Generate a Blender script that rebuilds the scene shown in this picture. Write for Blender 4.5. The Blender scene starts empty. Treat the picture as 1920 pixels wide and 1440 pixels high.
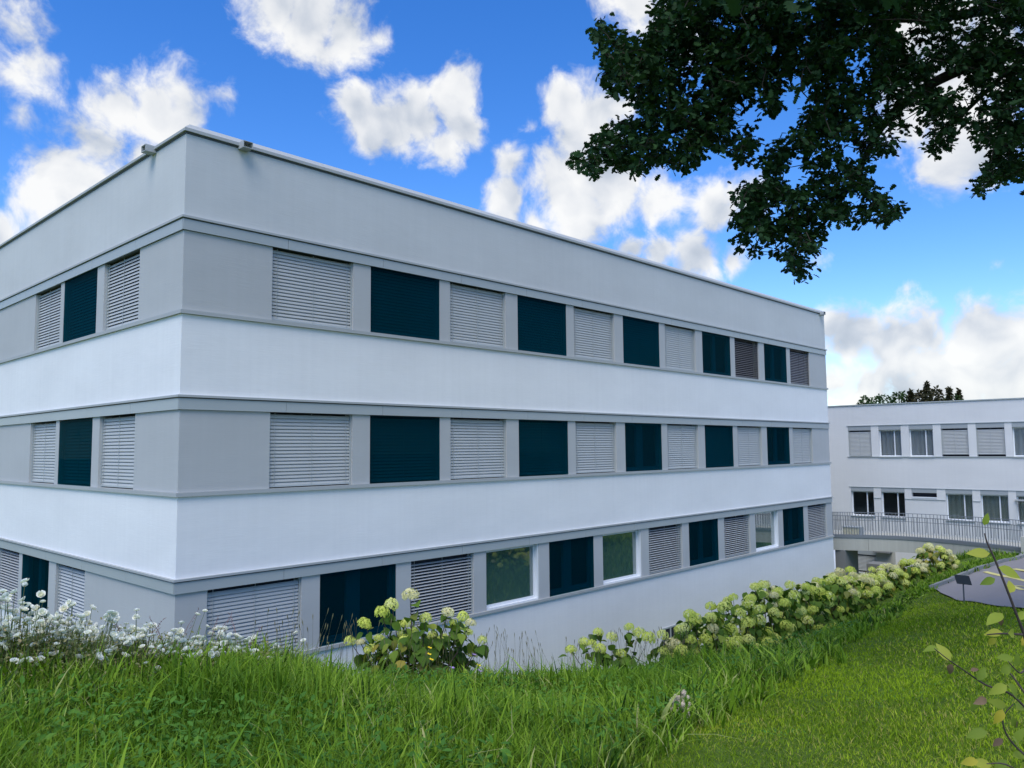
import bpy, bmesh, math, random
import numpy as np
from mathutils import Vector, Matrix

random.seed(7)
rng = np.random.default_rng(11)
scene = bpy.context.scene
COL = scene.collection
R_ = math.radians

# ------------------------------------------------------------------ camera
EYE = np.array([-6.294, -14.164, 1.65])
FPX = 1490.0                                     # focal length in pixels of a 1920 px wide picture
YAW, PITCH, ROLL = R_(43.3075), R_(4.6457), R_(-0.5399)


def cam_axes():
    f0 = np.array([math.cos(YAW), math.sin(YAW), 0.0])
    r = np.array([math.sin(YAW), -math.cos(YAW), 0.0])
    u = np.array([0, 0, 1.0])
    f = f0 * math.cos(PITCH) + u * math.sin(PITCH)
    up = u * math.cos(PITCH) - f0 * math.sin(PITCH)
    r2 = r * math.cos(ROLL) + up * math.sin(ROLL)
    up2 = up * math.cos(ROLL) - r * math.sin(ROLL)
    return r2, up2, f


CR, CU, CF = cam_axes()
cam_data = bpy.data.cameras.new("camera")
cam = bpy.data.objects.new("camera", cam_data)
COL.objects.link(cam)
cam_data.sensor_width = 36.0
cam_data.lens = FPX / 1920.0 * 36.0
cam_data.clip_start = 0.05
cam_data.clip_end = 3000
cam.matrix_world = Matrix(((CR[0], CU[0], -CF[0], EYE[0]), (CR[1], CU[1], -CF[1], EYE[1]),
                           (CR[2], CU[2], -CF[2], EYE[2]), (0, 0, 0, 1)))
scene.camera = cam


def at(px, py, d):
    """World point seen at picture point (px, py) at distance d along the view axis."""
    return EYE + d * (CF + CR * (px - 960) / FPX + CU * (720 - py) / FPX)


def direction(px, py):
    v = CF + CR * (px - 960) / FPX + CU * (720 - py) / FPX
    return v / np.linalg.norm(v)


def to_px(P):
    d = np.asarray(P) - EYE
    w = d @ CF
    return 960 + FPX * (d @ CR) / w, 720 - FPX * (d @ CU) / w, w


# ------------------------------------------------------------------ world, sun, exposure
SUN_EL, SUN_AZ = R_(58), R_(238)                 # azimuth clockwise from +Y
SUN_DIR = Vector((math.sin(SUN_AZ) * math.cos(SUN_EL), math.cos(SUN_AZ) * math.cos(SUN_EL), math.sin(SUN_EL)))
world = bpy.data.worlds.new("World")
scene.world = world
world.use_nodes = True


class NT:
    """Small helper for writing node trees."""

    def __init__(self, tree):
        self.t = tree

    def n(self, kind, **kw):
        node = self.t.nodes.new(kind)
        ins = kw.pop('i', {})
        for k, v in kw.items():
            setattr(node, k, v)
        for k, v in ins.items():
            self.put(node.inputs[k], v)
        return node

    def put(self, sock, v):
        if isinstance(v, bpy.types.NodeSocket):
            self.t.links.new(v, sock)
        else:
            sock.default_value = v

    def m(self, op, a, b=None, c=None, clamp=False):
        node = self.t.nodes.new('ShaderNodeMath')
        node.operation = op
        node.use_clamp = clamp
        self.put(node.inputs[0], a)
        if b is not None: self.put(node.inputs[1], b)
        if c is not None: self.put(node.inputs[2], c)
        return node.outputs[0]

    def vm(self, op, a, b=None, out=0):
        node = self.t.nodes.new('ShaderNodeVectorMath')
        node.operation = op
        self.put(node.inputs[0], a)
        if b is not None:
            self.put(node.inputs['Scale' if op == 'SCALE' else 1], b)
        return node.outputs['Value' if out == 'v' else out]

    def noise(self, vec, scale, detail=4, rough=0.5):
        node = self.t.nodes.new('ShaderNodeTexNoise')
        self.put(node.inputs['Vector'], vec)
        node.inputs['Scale'].default_value = scale
        node.inputs['Detail'].default_value = detail
        node.inputs['Roughness'].default_value = rough
        return node

    def ramp(self, fac, stops, interp='LINEAR'):
        node = self.t.nodes.new('ShaderNodeValToRGB')
        node.color_ramp.interpolation = interp
        el = node.color_ramp.elements
        while len(el) < len(stops): el.new(0.5)
        for e, (p, c) in zip(el, stops):
            e.position = p
            e.color = (*c, 1) if len(c) == 3 else c
        self.put(node.inputs[0], fac)
        return node.outputs[0]

    def mix(self, fac, a, b):
        node = self.t.nodes.new('ShaderNodeMix')
        node.data_type = 'RGBA'
        self.put(node.inputs[0], fac)
        self.put(node.inputs[6], a)
        self.put(node.inputs[7], b)
        return node.outputs[2]


def build_world():
    t = world.node_tree
    t.nodes.clear()
    N = NT(t)
    sky = N.n('ShaderNodeTexSky', sky_type='NISHITA', sun_disc=False)
    sky.sun_elevation = SUN_EL
    sky.sun_rotation = SUN_AZ
    sky.altitude = 500
    sky.air_density = 1.0
    sky.dust_density = 0.25
    sky.ozone_density = 3.0
    hsv = N.n('ShaderNodeHueSaturation', i={'Color': sky.outputs[0], 'Hue': 0.512, 'Saturation': SKY_SAT, 'Value': SKY_VAL})
    blue = hsv.outputs[0]
    p = N.n('ShaderNodeTexCoord').outputs['Generated']
    wn = N.noise(p, 9.0, 2, 0.55).outputs['Color']
    warp = N.vm('SCALE', N.vm('SUBTRACT', wn, (0.5, 0.5, 0.5)), 0.06)
    pw = N.vm('ADD', p, warp)
    # cumulus clouds: (picture x, y, radius, weight); the sky beyond the frame carries the same kind of clouds
    C = [(30, 60, 75, .62), (45, 125, 75, .72), (40, 235, 40, .45),
         (235, 185, 75, 1), (300, 200, 90, 1), (350, 200, 55, .9), (180, 275, 85, .85), (105, 330, 85, 1), (150, 340, 70, .9), (330, 240, 60, .8), (270, 300, 70, .8),
         (510, -10, 80, 1), (580, 20, 95, 1.05), (660, 50, 80, 1), (620, 85, 50, .85), (715, 60, 45, .7),
         (665, 215, 65, 1), (730, 235, 80, 1.05), (845, 180, 65, 1.1), (875, 235, 65, 1.05), (830, 285, 55, .95), (770, 220, 80, 1.05), (690, 255, 55, .9), (650, 180, 30, .6),
         (1065, 195, 55, 1.05), (1115, 240, 85, 1.1), (1150, 200, 60, 1), (965, 305, 50, 1.05), (960, 365, 65, 1.05), (1060, 340, 95, 1.15), (1150, 340, 90, 1.1), (1230, 365, 75, .95), (1090, 405, 75, .9), (1010, 400, 60, .9), (1000, 240, 25, .5),
         (1340, 390, 70, .9), (1400, 380, 60, .85), (1180, 470, 45, .95), (1230, 475, 55, 1), (1310, 485, 75, 1), (1380, 480, 45, .85), (1525, 495, 30, .65),
         (1190, -5, 80, .95), (1130, 0, 50, .75), (1250, 60, 70, .8),
         (1600, 630, 70, 1.1), (1680, 640, 80, 1.1), (1740, 620, 60, 1.1), (1860, 630, 90, 1.15), (1930, 640, 90, 1.1), (1780, 690, 90, 1.1), (1640, 720, 90, .95), (1570, 720, 70, .8), (1900, 720, 110, 1), (1720, 740, 100, .9), (1560, 610, 40, .9),
         (1700, 220, 70, .95), (1770, 150, 100, 1.1), (1820, 270, 80, .95), (1760, 60, 90, 1), (1900, 100, 100, 1), (1780, 310, 60, .7),
         (1690, 540, 25, .5), (1900, 495, 28, .5), (0, 440, 34, .8), (420, 205, 34, .45), (1690, 60, 60, .8)]
    blobs = [(direction(x, y), r / FPX * 1.13, w) for x, y, r, w in C]
    rr = random.Random(5)
    k = 0
    while k < 26:
        z = rr.uniform(0.03, 0.98)
        a = rr.uniform(0, 2 * math.pi)
        s = math.sqrt(1 - z * z)
        v = np.array([s * math.cos(a), s * math.sin(a), z])
        c = v @ CF
        if c > 0 and abs(v @ CR / c) < 0.80 and -0.6 < v @ CU / c < 0.62:
            continue
        r0 = rr.uniform(0.12, 0.24)
        blobs.append((v, r0, rr.uniform(0.9, 1.15)))
        k += 1
    n1 = N.noise(pw, 10.0, 6, 0.56).outputs['Fac']
    up = N.vm('ADD', pw, (float(SUN_DIR.x) * .02 + float(CR[0]) * -.012, float(SUN_DIR.y) * .02 + float(CR[1]) * -.012, 0.03))
    n2 = N.noise(up, 10.0, 3, 0.55).outputs['Fac']
    n3 = N.noise(pw, 40.0, 5, 0.62).outputs['Fac']
    ragged = N.m('ADD', N.m('MULTIPLY', N.m('SUBTRACT', n1, 0.5), 1.5), N.m('MULTIPLY', N.m('SUBTRACT', n3, 0.5), 0.55))
    relief = N.m('MULTIPLY_ADD', N.m('SUBTRACT', n1, n2), 2.7, 0.68)
    relief = N.m('ADD', relief, N.m('MULTIPLY', N.m('SUBTRACT', n3, 0.5), 0.22))
    front = N.m('GREATER_THAN', N.vm('DOT_PRODUCT', p, tuple(map(float, CF)), out='v'), 0.62)
    right = N.m('GREATER_THAN', N.vm('DOT_PRODUCT', p, tuple(map(float, CR)), out='v'), 0.0)

    def sector(fr, ri):
        """Sky of one quarter; clouds reaching over its border are in both quarters."""
        rs = np.random.default_rng(1)
        field = None
        for v, r, w in blobs:
            q = v + rs.normal(0, 1, (60, 3)) * 0
            t = rs.normal(0, 1, (60, 3))
            t /= np.linalg.norm(t, axis=1)[:, None]
            q = v + t * rs.uniform(0, 1, (60, 1)) * (r * 1.7 + .04)
            q /= np.linalg.norm(q, axis=1)[:, None]
            if not np.any(((q @ CF > .62) == fr) & ((q @ CR > 0) == ri)):
                continue
            d = N.vm('DISTANCE', pw, tuple(float(k) for k in v), out='v')
            f = N.m('MULTIPLY_ADD', d, -w / r, w)
            field = f if field is None else N.m('SMOOTH_MAX', field, f, 0.15)
        dens = N.m('ADD', field, ragged)
        alpha = N.n('ShaderNodeMapRange', interpolation_type='SMOOTHSTEP', i={0: dens, 1: 0.12, 2: 0.66}).outputs[0]
        thick = N.n('ShaderNodeMapRange', interpolation_type='SMOOTHSTEP', i={0: dens, 1: 0.5, 2: 1.3}).outputs[0]
        lit = N.m('SUBTRACT', relief, N.m('MULTIPLY', thick, 0.26), clamp=True)
        col = N.ramp(lit, [(0.0, (0.46, 0.52, 0.61)), (0.36, (0.62, 0.67, 0.745)), (0.68, (0.84, 0.86, 0.885)), (1.0, (1.0, 1.0, 0.985))])
        mixed = N.mix(N.m('MULTIPLY', alpha, 0.96), blue, N.vm('SCALE', col, CLOUD_GAIN))
        return N.n('ShaderNodeBackground', i={'Color': mixed, 'Strength': SKY_STRENGTH}).outputs[0]

    def choose(fac, a_, b_):
        mx = N.n('ShaderNodeMixShader', i={0: fac})
        t.links.new(a_, mx.inputs[1])
        t.links.new(b_, mx.inputs[2])
        return mx.outputs[0]

    res = choose(front, choose(right, sector(False, False), sector(False, True)), choose(right, sector(True, False), sector(True, True)))
    out = N.n('ShaderNodeOutputWorld')
    t.links.new(res, out.inputs[0])


EXPOSURE = 1.05
SKY_STRENGTH = 0.12
SKY_SAT, SKY_VAL = 1.34, 0.94
CLOUD_GAIN = 4.0
build_world()

sun_data = bpy.data.lights.new("sun", 'SUN')
sun_data.energy = 1.5
sun_data.angle = R_(40)
sun_data.color = (1.0, 0.955, 0.88)
sun = bpy.data.objects.new("sun", sun_data)
COL.objects.link(sun)
sun.rotation_euler = SUN_DIR.to_track_quat('Z', 'Y').to_euler()

vs = scene.view_settings
vs.view_transform = 'Standard'
vs.look = 'None'
vs.exposure = EXPOSURE
vs.gamma = 1.0
vs.use_curve_mapping = False
scene.render.engine = 'CYCLES'
scene.cycles.transparent_max_bounces = 16
scene.cycles.max_bounces = 6


# ------------------------------------------------------------------ materials
def mat(name, color, rough=0.8, spec=0.3, bump=None, var=None, metal=0.0):
    """Principled material; var=(scale xyz, amount) modulates the colour, bump=(scale xyz, strength, distance)."""
    m = bpy.data.materials.new(name)
    m.use_nodes = True
    t = m.node_tree
    N = NT(t)
    b = t.nodes['Principled BSDF']
    b.inputs['Roughness'].default_value = rough
    b.inputs['Metallic'].default_value = metal
    b.inputs['Specular IOR Level'].default_value = spec
    b.inputs['Base Color'].default_value = (*color, 1)
    geo = N.n('ShaderNodeNewGeometry').outputs['Position']
    if var:
        c = None
        for sc, amt in var:
            nz = N.noise(N.vm('MULTIPLY', geo, sc), 1.0, 5, 0.6).outputs['Fac']
            f = N.m('MULTIPLY_ADD', N.m('SUBTRACT', nz, 0.5), amt * 2, 1.0)
            c = f if c is None else N.m('MULTIPLY', c, f)
        t.links.new(N.vm('SCALE', color, c), b.inputs['Base Color'])
    if bump:
        sc, st, di = bump
        nz = N.noise(N.vm('MULTIPLY', geo, sc), 1.0, 6, 0.6).outputs['Fac']
        bp = N.n('ShaderNodeBump', i={'Strength': st, 'Distance': di, 'Height': nz})
        t.links.new(bp.outputs[0], b.inputs['Normal'])
    return m


def leaf_mat(name, stops, rough=0.5, transl=0.35, spec=0.3):
    """Foliage: colour from the per-face 'tint' attribute (or object random), part translucent."""
    m = bpy.data.materials.new(name)
    m.use_nodes = True
    t = m.node_tree
    N = NT(t)
    b = t.nodes['Principled BSDF']
    b.inputs['Roughness'].default_value = rough
    b.inputs['Specular IOR Level'].default_value = spec
    at_ = N.n('ShaderNodeAttribute', attribute_name='tint').outputs['Fac']
    oi = N.n('ShaderNodeObjectInfo').outputs['Random']
    fac = N.m('FRACT', N.m('ADD', at_, N.m('MULTIPLY', oi, 0.999)))
    col = N.ramp(fac, stops)
    t.links.new(col, b.inputs['Base Color'])
    tr = N.n('ShaderNodeBsdfTranslucent')
    t.links.new(N.vm('MULTIPLY', col, (1.25, 1.35, 0.7)), tr.inputs[0])
    mx = N.n('ShaderNodeMixShader', i={0: transl})
    t.links.new(b.outputs[0], mx.inputs[1])
    t.links.new(tr.outputs[0], mx.inputs[2])
    t.links.new(mx.outputs[0], t.nodes['Material Output'].inputs[0])
    return m


def glass_mat(name, tint, body, body_fac, gloss=1.0, ior=1.5):
    m = bpy.data.materials.new(name)
    m.use_nodes = True
    t = m.node_tree
    t.nodes.clear()
    N = NT(t)
    tr = N.n('ShaderNodeBsdfTransparent', i={0: (*tint, 1)})
    df = N.n('ShaderNodeBsdfDiffuse', i={0: (*body, 1)})
    m1 = N.n('ShaderNodeMixShader', i={0: body_fac})
    t.links.new(tr.outputs[0], m1.inputs[1])
    t.links.new(df.outputs[0], m1.inputs[2])
    gl = N.n('ShaderNodeBsdfGlossy', i={0: (1, 1, 1, 1), 'Roughness': 0.02})
    fr = N.n('ShaderNodeFresnel', i={'IOR': ior})
    m2 = N.n('ShaderNodeMixShader', i={0: N.m('MULTIPLY', fr.outputs[0], gloss)})
    t.links.new(m1.outputs[0], m2.inputs[1])
    t.links.new(gl.outputs[0], m2.inputs[2])
    out = N.n('ShaderNodeOutputMaterial')
    t.links.new(m2.outputs[0], out.inputs[0])
    return m


def stucco(name, color, stain=0.05):
    """Brushed render: horizontal trowel strokes, faint blotches and rain streaks."""
    m = bpy.data.materials.new(name)
    m.use_nodes = True
    t = m.node_tree
    N = NT(t)
    b = t.nodes['Principled BSDF']
    b.inputs['Roughness'].default_value = 0.85
    b.inputs['Specular IOR Level'].default_value = 0.2
    geo = N.n('ShaderNodeNewGeometry').outputs['Position']
    big = N.noise(N.vm('MULTIPLY', geo, (0.35, 0.35, 0.8)), 1.0, 4, 0.55).outputs['Fac']
    strk = N.noise(N.vm('MULTIPLY', geo, (7, 7, 0.25)), 1.0, 4, 0.6).outputs['Fac']
    brush = N.noise(N.vm('MULTIPLY', geo, (2.2, 2.2, 38)), 1.0, 5, 0.65).outputs['Fac']
    patch = N.noise(N.vm('MULTIPLY', geo, (1.4, 1.4, 2.4)), 1.0, 3, 0.5).outputs['Fac']
    pm = N.n('ShaderNodeMapRange', i={0: patch, 1: 0.42, 2: 0.68}).outputs[0]
    f = N.m('MULTIPLY_ADD', N.m('SUBTRACT', big, 0.5), stain * 2.4, 1.0)
    f = N.m('ADD', f, N.m('MULTIPLY', N.m('SUBTRACT', strk, 0.5), stain))
    f = N.m('ADD', f, N.m('MULTIPLY', N.m('SUBTRACT', brush, 0.5), stain * 1.0))
    t.links.new(N.vm('SCALE', color, f), b.inputs['Base Color'])
    h = N.m('MULTIPLY', brush, N.m('MULTIPLY_ADD', pm, 0.9, 0.25))
    bp = N.n('ShaderNodeBump', i={'Strength': 0.4, 'Distance': 0.008, 'Height': h})
    t.links.new(bp.outputs[0], b.inputs['Normal'])
    return m


M = {}
M['white_render'] = stucco('white_render', (0.80, 0.80, 0.785), 0.09)
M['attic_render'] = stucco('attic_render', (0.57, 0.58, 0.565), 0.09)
M['grey_render'] = stucco('grey_render', (0.46, 0.47, 0.462), 0.07)
M['wing_render'] = stucco('wing_render', (0.66, 0.66, 0.645), 0.08)
M['metal_grey'] = mat('metal_grey', (0.39, 0.425, 0.425), 0.45, 0.4, var=[((1, 1, 4), .05)])
M['metal_light'] = mat('metal_light', (0.40, 0.42, 0.415), 0.65, 0.25, var=[((1.5, 1.5, 3), .06)])
M['metal_dark'] = mat('metal_dark', (0.10, 0.105, 0.11), 0.5, 0.4)
M['slat'] = mat('slat', (0.44, 0.455, 0.44), 0.5, 0.4, var=[((6, 6, 2), .06)])
M['slat_dark'] = mat('slat_dark', (0.24, 0.24, 0.245), 0.45, 0.5)
M['frame_white'] = mat('frame_white', (0.72, 0.75, 0.77), 0.4, 0.5)
M['interior'] = mat('interior', (0.32, 0.31, 0.29), 0.9)
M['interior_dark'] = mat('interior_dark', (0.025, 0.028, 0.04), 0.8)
M['teal_frame'] = mat('teal_frame', (0.17, 0.34, 0.40), 0.5)
M['railing_grey'] = mat('railing_grey', (0.17, 0.19, 0.205), 0.5, 0.4)
M['casing_grey'] = mat('casing_grey', (0.33, 0.36, 0.37), 0.45, 0.4)
M['teal_glass'] = glass_mat('teal_glass', (0.11, 0.57, 0.64), (0.002, 0.038, 0.051), 0.28, 0.015)
M['clear_glass'] = glass_mat('clear_glass', (0.72, 0.86, 0.80), (0.09, 0.23, 0.20), 0.42, 3.2, 1.6)
M['wing_glass'] = glass_mat('wing_glass', (0.86, 0.88, 0.88), (0.02, 0.04, 0.05), 0.04, 0.7, 1.5)
M['curtain'] = mat('curtain', (0.70, 0.69, 0.69), 0.9)
M['curtain_green'] = mat('curtain_green', (0.42, 0.45, 0.37), 0.9)
M['concrete'] = mat('concrete', (0.42, 0.42, 0.37), 0.9, 0.2, bump=((9, 9, 9), .3, .01), var=[((.6, .6, .6), .10), ((5, 5, .35), .16)])
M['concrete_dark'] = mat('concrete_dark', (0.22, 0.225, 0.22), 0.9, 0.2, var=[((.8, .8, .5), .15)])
M['asphalt'] = mat('asphalt', (0.27, 0.255, 0.245), 0.95, 0.15, bump=((60, 60, 60), .5, .01), var=[((.25, .9, 1), .16), ((25, 25, 25), .12)])
M['kerb'] = mat('kerb', (0.26, 0.27, 0.25), 0.9, 0.2, bump=((18, 18, 18), .4, .01), var=[((3, 3, 3), .2)])
M['line_paint'] = mat('line_paint', (0.72, 0.64, 0.22), 0.7, var=[((9, 9, 9), .12)])
M['bark'] = mat('bark', (0.045, 0.038, 0.03), 0.9, 0.1, bump=((20, 20, 5), .8, .02))
M['stem_green'] = mat('stem_green', (0.10, 0.13, 0.05), 0.7)
M['stem_brown'] = mat('stem_brown', (0.07, 0.05, 0.045), 0.7)
M['stem_red'] = mat('stem_red', (0.20, 0.11, 0.10), 0.7)
M['sign_black'] = mat('sign_black', (0.02, 0.025, 0.022), 0.4)
M['gravel'] = mat('gravel', (0.3, 0.29, 0.27), 0.95, var=[((30, 30, 30), .3)])
M['oak_leaf'] = leaf_mat('oak_leaf', [(0, (.016, .042, .016)), (.5, (.024, .060, .022)), (1, (.034, .078, .024))], 0.6, 0.14, 0.08)
M['far_leaf'] = leaf_mat('far_leaf', [(0, (.035, .07, .022)), (.6, (.055, .10, .03)), (1, (.08, .13, .035))], 0.7, 0.25)
M['far_leaf_brown'] = leaf_mat('far_leaf_brown', [(0, (.045, .05, .022)), (.6, (.07, .06, .028)), (1, (.085, .075, .03))], 0.7, 0.25)
M['grass'] = leaf_mat('grass', [(0, (.025, .068, .010)), (.3, (.055, .130, .012)), (.6, (.110, .215, .014)), (.85, (.185, .31, .020)), (.95, (.27, .40, .05)), (1, (.40, .38, .17))], 0.55, 0.24, 0.12)
M['lawn_grass'] = leaf_mat('lawn_grass', [(0, (.095, .175, .010)), (.5, (.215, .335, .012)), (.9, (.33, .455, .020)), (1, (.40, .34, .11))], 0.6, 0.28, 0.08)
M['weed_leaf'] = leaf_mat('weed_leaf', [(0, (.04, .12, .022)), (.5, (.08, .20, .03)), (1, (.15, .29, .035))], 0.6, 0.3, 0.12)
M['hyd_leaf'] = leaf_mat('hyd_leaf', [(0, (.055, .115, .018)), (.5, (.095, .175, .024)), (.85, (.16, .25, .035)), (1, (.28, .33, .05))], 0.6, 0.3, 0.12)
M['hyd_leaf_yellow'] = leaf_mat('hyd_leaf_yellow', [(0, (.10, .14, .02)), (.5, (.20, .22, .03)), (1, (.32, .27, .04))], 0.5, 0.32)
M['hyd_flower'] = leaf_mat('hyd_flower', [(0, (.62, .68, .13)), (.4, (.70, .74, .18)), (.8, (.76, .78, .26)), (1, (.80, .79, .38))], 0.8, 0.3, 0.1)
M['hyd_flower_dry'] = leaf_mat('hyd_flower_dry', [(0, (.70, .63, .34)), (.5, (.77, .72, .42)), (1, (.82, .78, .50))], 0.8, 0.3, 0.1)
M['rose_white'] = leaf_mat('rose_white', [(0, (.82, .82, .80)), (.6, (.88, .88, .86)), (1, (.88, .84, .76))], 0.6, 0.2)
M['rose_leaf'] = leaf_mat('rose_leaf', [(0, (.10, .13, .04)), (.4, (.16, .185, .06)), (.8, (.25, .235, .10)), (1, (.33, .26, .13))], 0.6, 0.3)
M['young_leaf'] = leaf_mat('young_leaf', [(0, (.17, .24, .035)), (.45, (.26, .33, .045)), (.75, (.40, .40, .06)), (1, (.52, .42, .05))], 0.55, 0.4, 0.15)
M['dry_leaf'] = leaf_mat('dry_leaf', [(0, (.08, .05, .03)), (1, (.24, .16, .09))], 0.7, 0.2)
M['yellow_petal'] = mat('yellow_petal', (0.85, 0.62, 0.02), 0.6)
M['purple_petal'] = mat('purple_petal', (0.42, 0.30, 0.62), 0.7)
M['pink_dry'] = mat('pink_dry', (0.66, 0.56, 0.43), 0.8, var=[((40, 40, 40), .25)])
M['earth'] = mat('earth', (0.075, 0.125, 0.018), 0.95, 0.1, bump=((8, 8, 8), .6, .05), var=[((1.2, 1.2, 1.2), .3), ((9, 9, 9), .3)])


# ------------------------------------------------------------------ object helpers
def link(o, parent=None):
    COL.objects.link(o)
    if parent is not None:
        o.parent = parent
    return o


def tag(o, label=None, cat=None, group=None, kind=None):
    if label: o['label'] = label
    if cat: o['category'] = cat
    if group: o['group'] = group
    if kind: o['kind'] = kind
    return o


def empty(name, loc=(0, 0, 0), label=None, cat=None, group=None):
    o = bpy.data.objects.new(name, None)
    o.empty_display_size = 0.2
    o.location = loc
    link(o)
    return tag(o, label, cat, group)


class MB:
    def __init__(self):
        self.v, self.f, self.tint = [], [], []

    def add(self, vs_, fs, tint=0.0):
        o = len(self.v)
        self.v += [tuple(map(float, q)) for q in vs_]
        for f in fs:
            self.f.append(tuple(i + o for i in f))
            self.tint.append(tint)
        return self

    def box(self, a, b, T=None):
        (x0, y0, z0), (x1, y1, z1) = a, b
        c = [(x0, y0, z0), (x1, y0, z0), (x1, y1, z0), (x0, y1, z0), (x0, y0, z1), (x1, y0, z1), (x1, y1, z1), (x0, y1, z1)]
        if T: c = [T(*q) for q in c]
        return self.add(c, [(0, 3, 2, 1), (4, 5, 6, 7), (0, 1, 5, 4), (1, 2, 6, 5), (2, 3, 7, 6), (3, 0, 4, 7)])

    def tube(self, pts, rads, sides=6, cap=True):
        pts = [np.asarray(p, float) for p in pts]
        rings = []
        for i, p in enumerate(pts):
            d = pts[min(i + 1, len(pts) - 1)] - pts[max(i - 1, 0)]
            d = d / (np.linalg.norm(d) + 1e-9)
            a = np.cross(d, (0, 0, 1.0) if abs(d[2]) < 0.9 else (1.0, 0, 0))
            a /= np.linalg.norm(a)
            b = np.cross(d, a)
            r = rads[i] if hasattr(rads, '__len__') else rads
            rings += [p + r * (math.cos(2 * math.pi * k / sides) * a + math.sin(2 * math.pi * k / sides) * b) for k in range(sides)]
        fs = []
        for i in range(len(pts) - 1):
            for k in range(sides):
                fs.append((i * sides + k, i * sides + (k + 1) % sides, (i + 1) * sides + (k + 1) % sides, (i + 1) * sides + k))
        if cap:
            fs.append(tuple(range(sides))[::-1])
            fs.append(tuple((len(pts) - 1) * sides + k for k in range(sides)))
        return self.add(rings, fs)

    def mesh(self, name, m, smooth=False, fix=True):
        me = bpy.data.meshes.new(name)
        me.from_pydata(self.v, [], self.f)
        if m: me.materials.append(M[m] if isinstance(m, str) else m)
        if any(self.tint):
            a = me.attributes.new('tint', 'FLOAT', 'FACE')
            a.data.foreach_set('value', self.tint)
        if fix:
            bm = bmesh.new()
            bm.from_mesh(me)
            bmesh.ops.recalc_face_normals(bm, faces=bm.faces)
            bm.to_mesh(me)
            bm.free()
        if smooth:
            me.polygons.foreach_set('use_smooth', [True] * len(me.polygons))
        return me

    def build(self, name, m, parent=None, smooth=False, fix=True):
        return link(bpy.data.objects.new(name, self.mesh(name, m, smooth, fix)), parent)


def inst(name, me, parent, loc, rot=(0, 0, 0), sc=1.0):
    o = bpy.data.objects.new(name, me)
    o.location = loc
    o.rotation_euler = rot
    o.scale = (sc, sc, sc) if not hasattr(sc, '__len__') else sc
    return link(o, parent)


def fast_mesh(name, V, F, tint, m):
    """Mesh from numpy arrays: V (n,3), F list of (k, sides) arrays, tint per face."""
    me = bpy.data.meshes.new(name)
    me.vertices.add(len(V))
    me.vertices.foreach_set('co', np.ascontiguousarray(V, np.float32).ravel())
    loops = np.concatenate([f.ravel() for f in F]).astype(np.int32)
    tot = np.concatenate([np.full(len(f), f.shape[1], np.int32) for f in F])
    start = np.concatenate([[0], np.cumsum(tot)[:-1]]).astype(np.int32)
    me.loops.add(len(loops))
    me.loops.foreach_set('vertex_index', loops)
    me.polygons.add(len(tot))
    me.polygons.foreach_set('loop_start', start)
    me.polygons.foreach_set('loop_total', tot)
    me.update(calc_edges=True)
    a = me.attributes.new('tint', 'FLOAT', 'FACE')
    a.data.foreach_set('value', np.ascontiguousarray(tint, np.float32))
    me.materials.append(M[m])
    return me


# ------------------------------------------------------------------ terrain
ROW_Y = -6.9
KNOTS = [(-13, -6.9, .35), (-8, -6.9, .1), (-4.6, -6.9, -.06), (-3.1, -6.9, -.36), (-1.6, -6.9, -.78), (0, -6.9, -1.24), (1.65, -6.9, -1.52), (3.3, -6.9, -1.72),
         (5.2, -6.9, -2.1), (6.9, -6.9, -2.36), (10.9, -6.9, -2.42), (14.3, -6.9, -2.25), (17.3, -6.9, -2.25), (22, -6.9, -2.35), (30, -6.9, -2.75),
         (-6.3, -14.2, 0.02), (-9, -16, .1), (-13, -14, .3), (-10, -10.5, .2), (-4.6, -8.2, -.10), (-3.1, -8.2, -.34), (-2, -19, -.25), (38, -8, -3.2), (38, -16, -3.1), (30, -20, -3.0)]
for px, py, d in [(960, 1440, 5.5), (200, 1440, 5.2), (1440, 1440, 5.3), (1900, 1440, 5.4), (1250, 1390, 5.9), (1500, 1275, 8.6), (1700, 1150, 13.5),
                  (1900, 1300, 8.2), (1790, 1118, 16.6), (1920, 1142, 15.6), (1840, 1074, 21), (1920, 1052, 23.2), (1850, 1042, 27.5), (1790, 1062, 24), (1600, 1200, 11.5)]:
    KNOTS.append(tuple(at(px, py, d)))
KN = np.array(KNOTS)
_A = np.c_[np.ones(len(KN)), KN[:, 0], KN[:, 1]]
_pl = np.linalg.lstsq(_A, KN[:, 2], rcond=None)[0]
_res = KN[:, 2] - _A @ _pl
_ker = lambda d2: np.exp(-d2 / (2 * 5.0 ** 2))
_D2 = ((KN[:, None, :2] - KN[None, :, :2]) ** 2).sum(-1)
_w = np.linalg.solve(_ker(_D2) + 0.03 * np.eye(len(KN)), _res)


def sstep(a, b, x):
    t = np.clip((x - a) / (b - a), 0, 1)
    return t * t * (3 - 2 * t)


def ground(x, y):
    x = np.asarray(x, float)
    y = np.asarray(y, float)
    xc, yc = np.clip(x, -16, 40), np.clip(y, -24, -5)
    sh = np.broadcast(x, y).shape
    P = np.stack([np.broadcast_to(xc, sh).ravel(), np.broadcast_to(yc, sh).ravel()], 1)
    z = _pl[0] + P @ _pl[1:]
    z = z + _ker(((P[:, None] - KN[None, :, :2]) ** 2).sum(-1)) @ _w
    z = z.reshape(sh)
    z = z + 0.03 * np.sin(x * 1.7 + y * .6) * np.sin(y * 1.3 - x * .4)
    low = -5.2
    s = sstep(-6.3, -3.4, y)
    s = np.maximum(s, sstep(60, 90, np.hypot(x - 5, y + 5)) * 0.999)
    return z * (1 - s) + low * s


def gz(x, y):
    return float(ground(np.array([x]), np.array([y]))[0])


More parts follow.
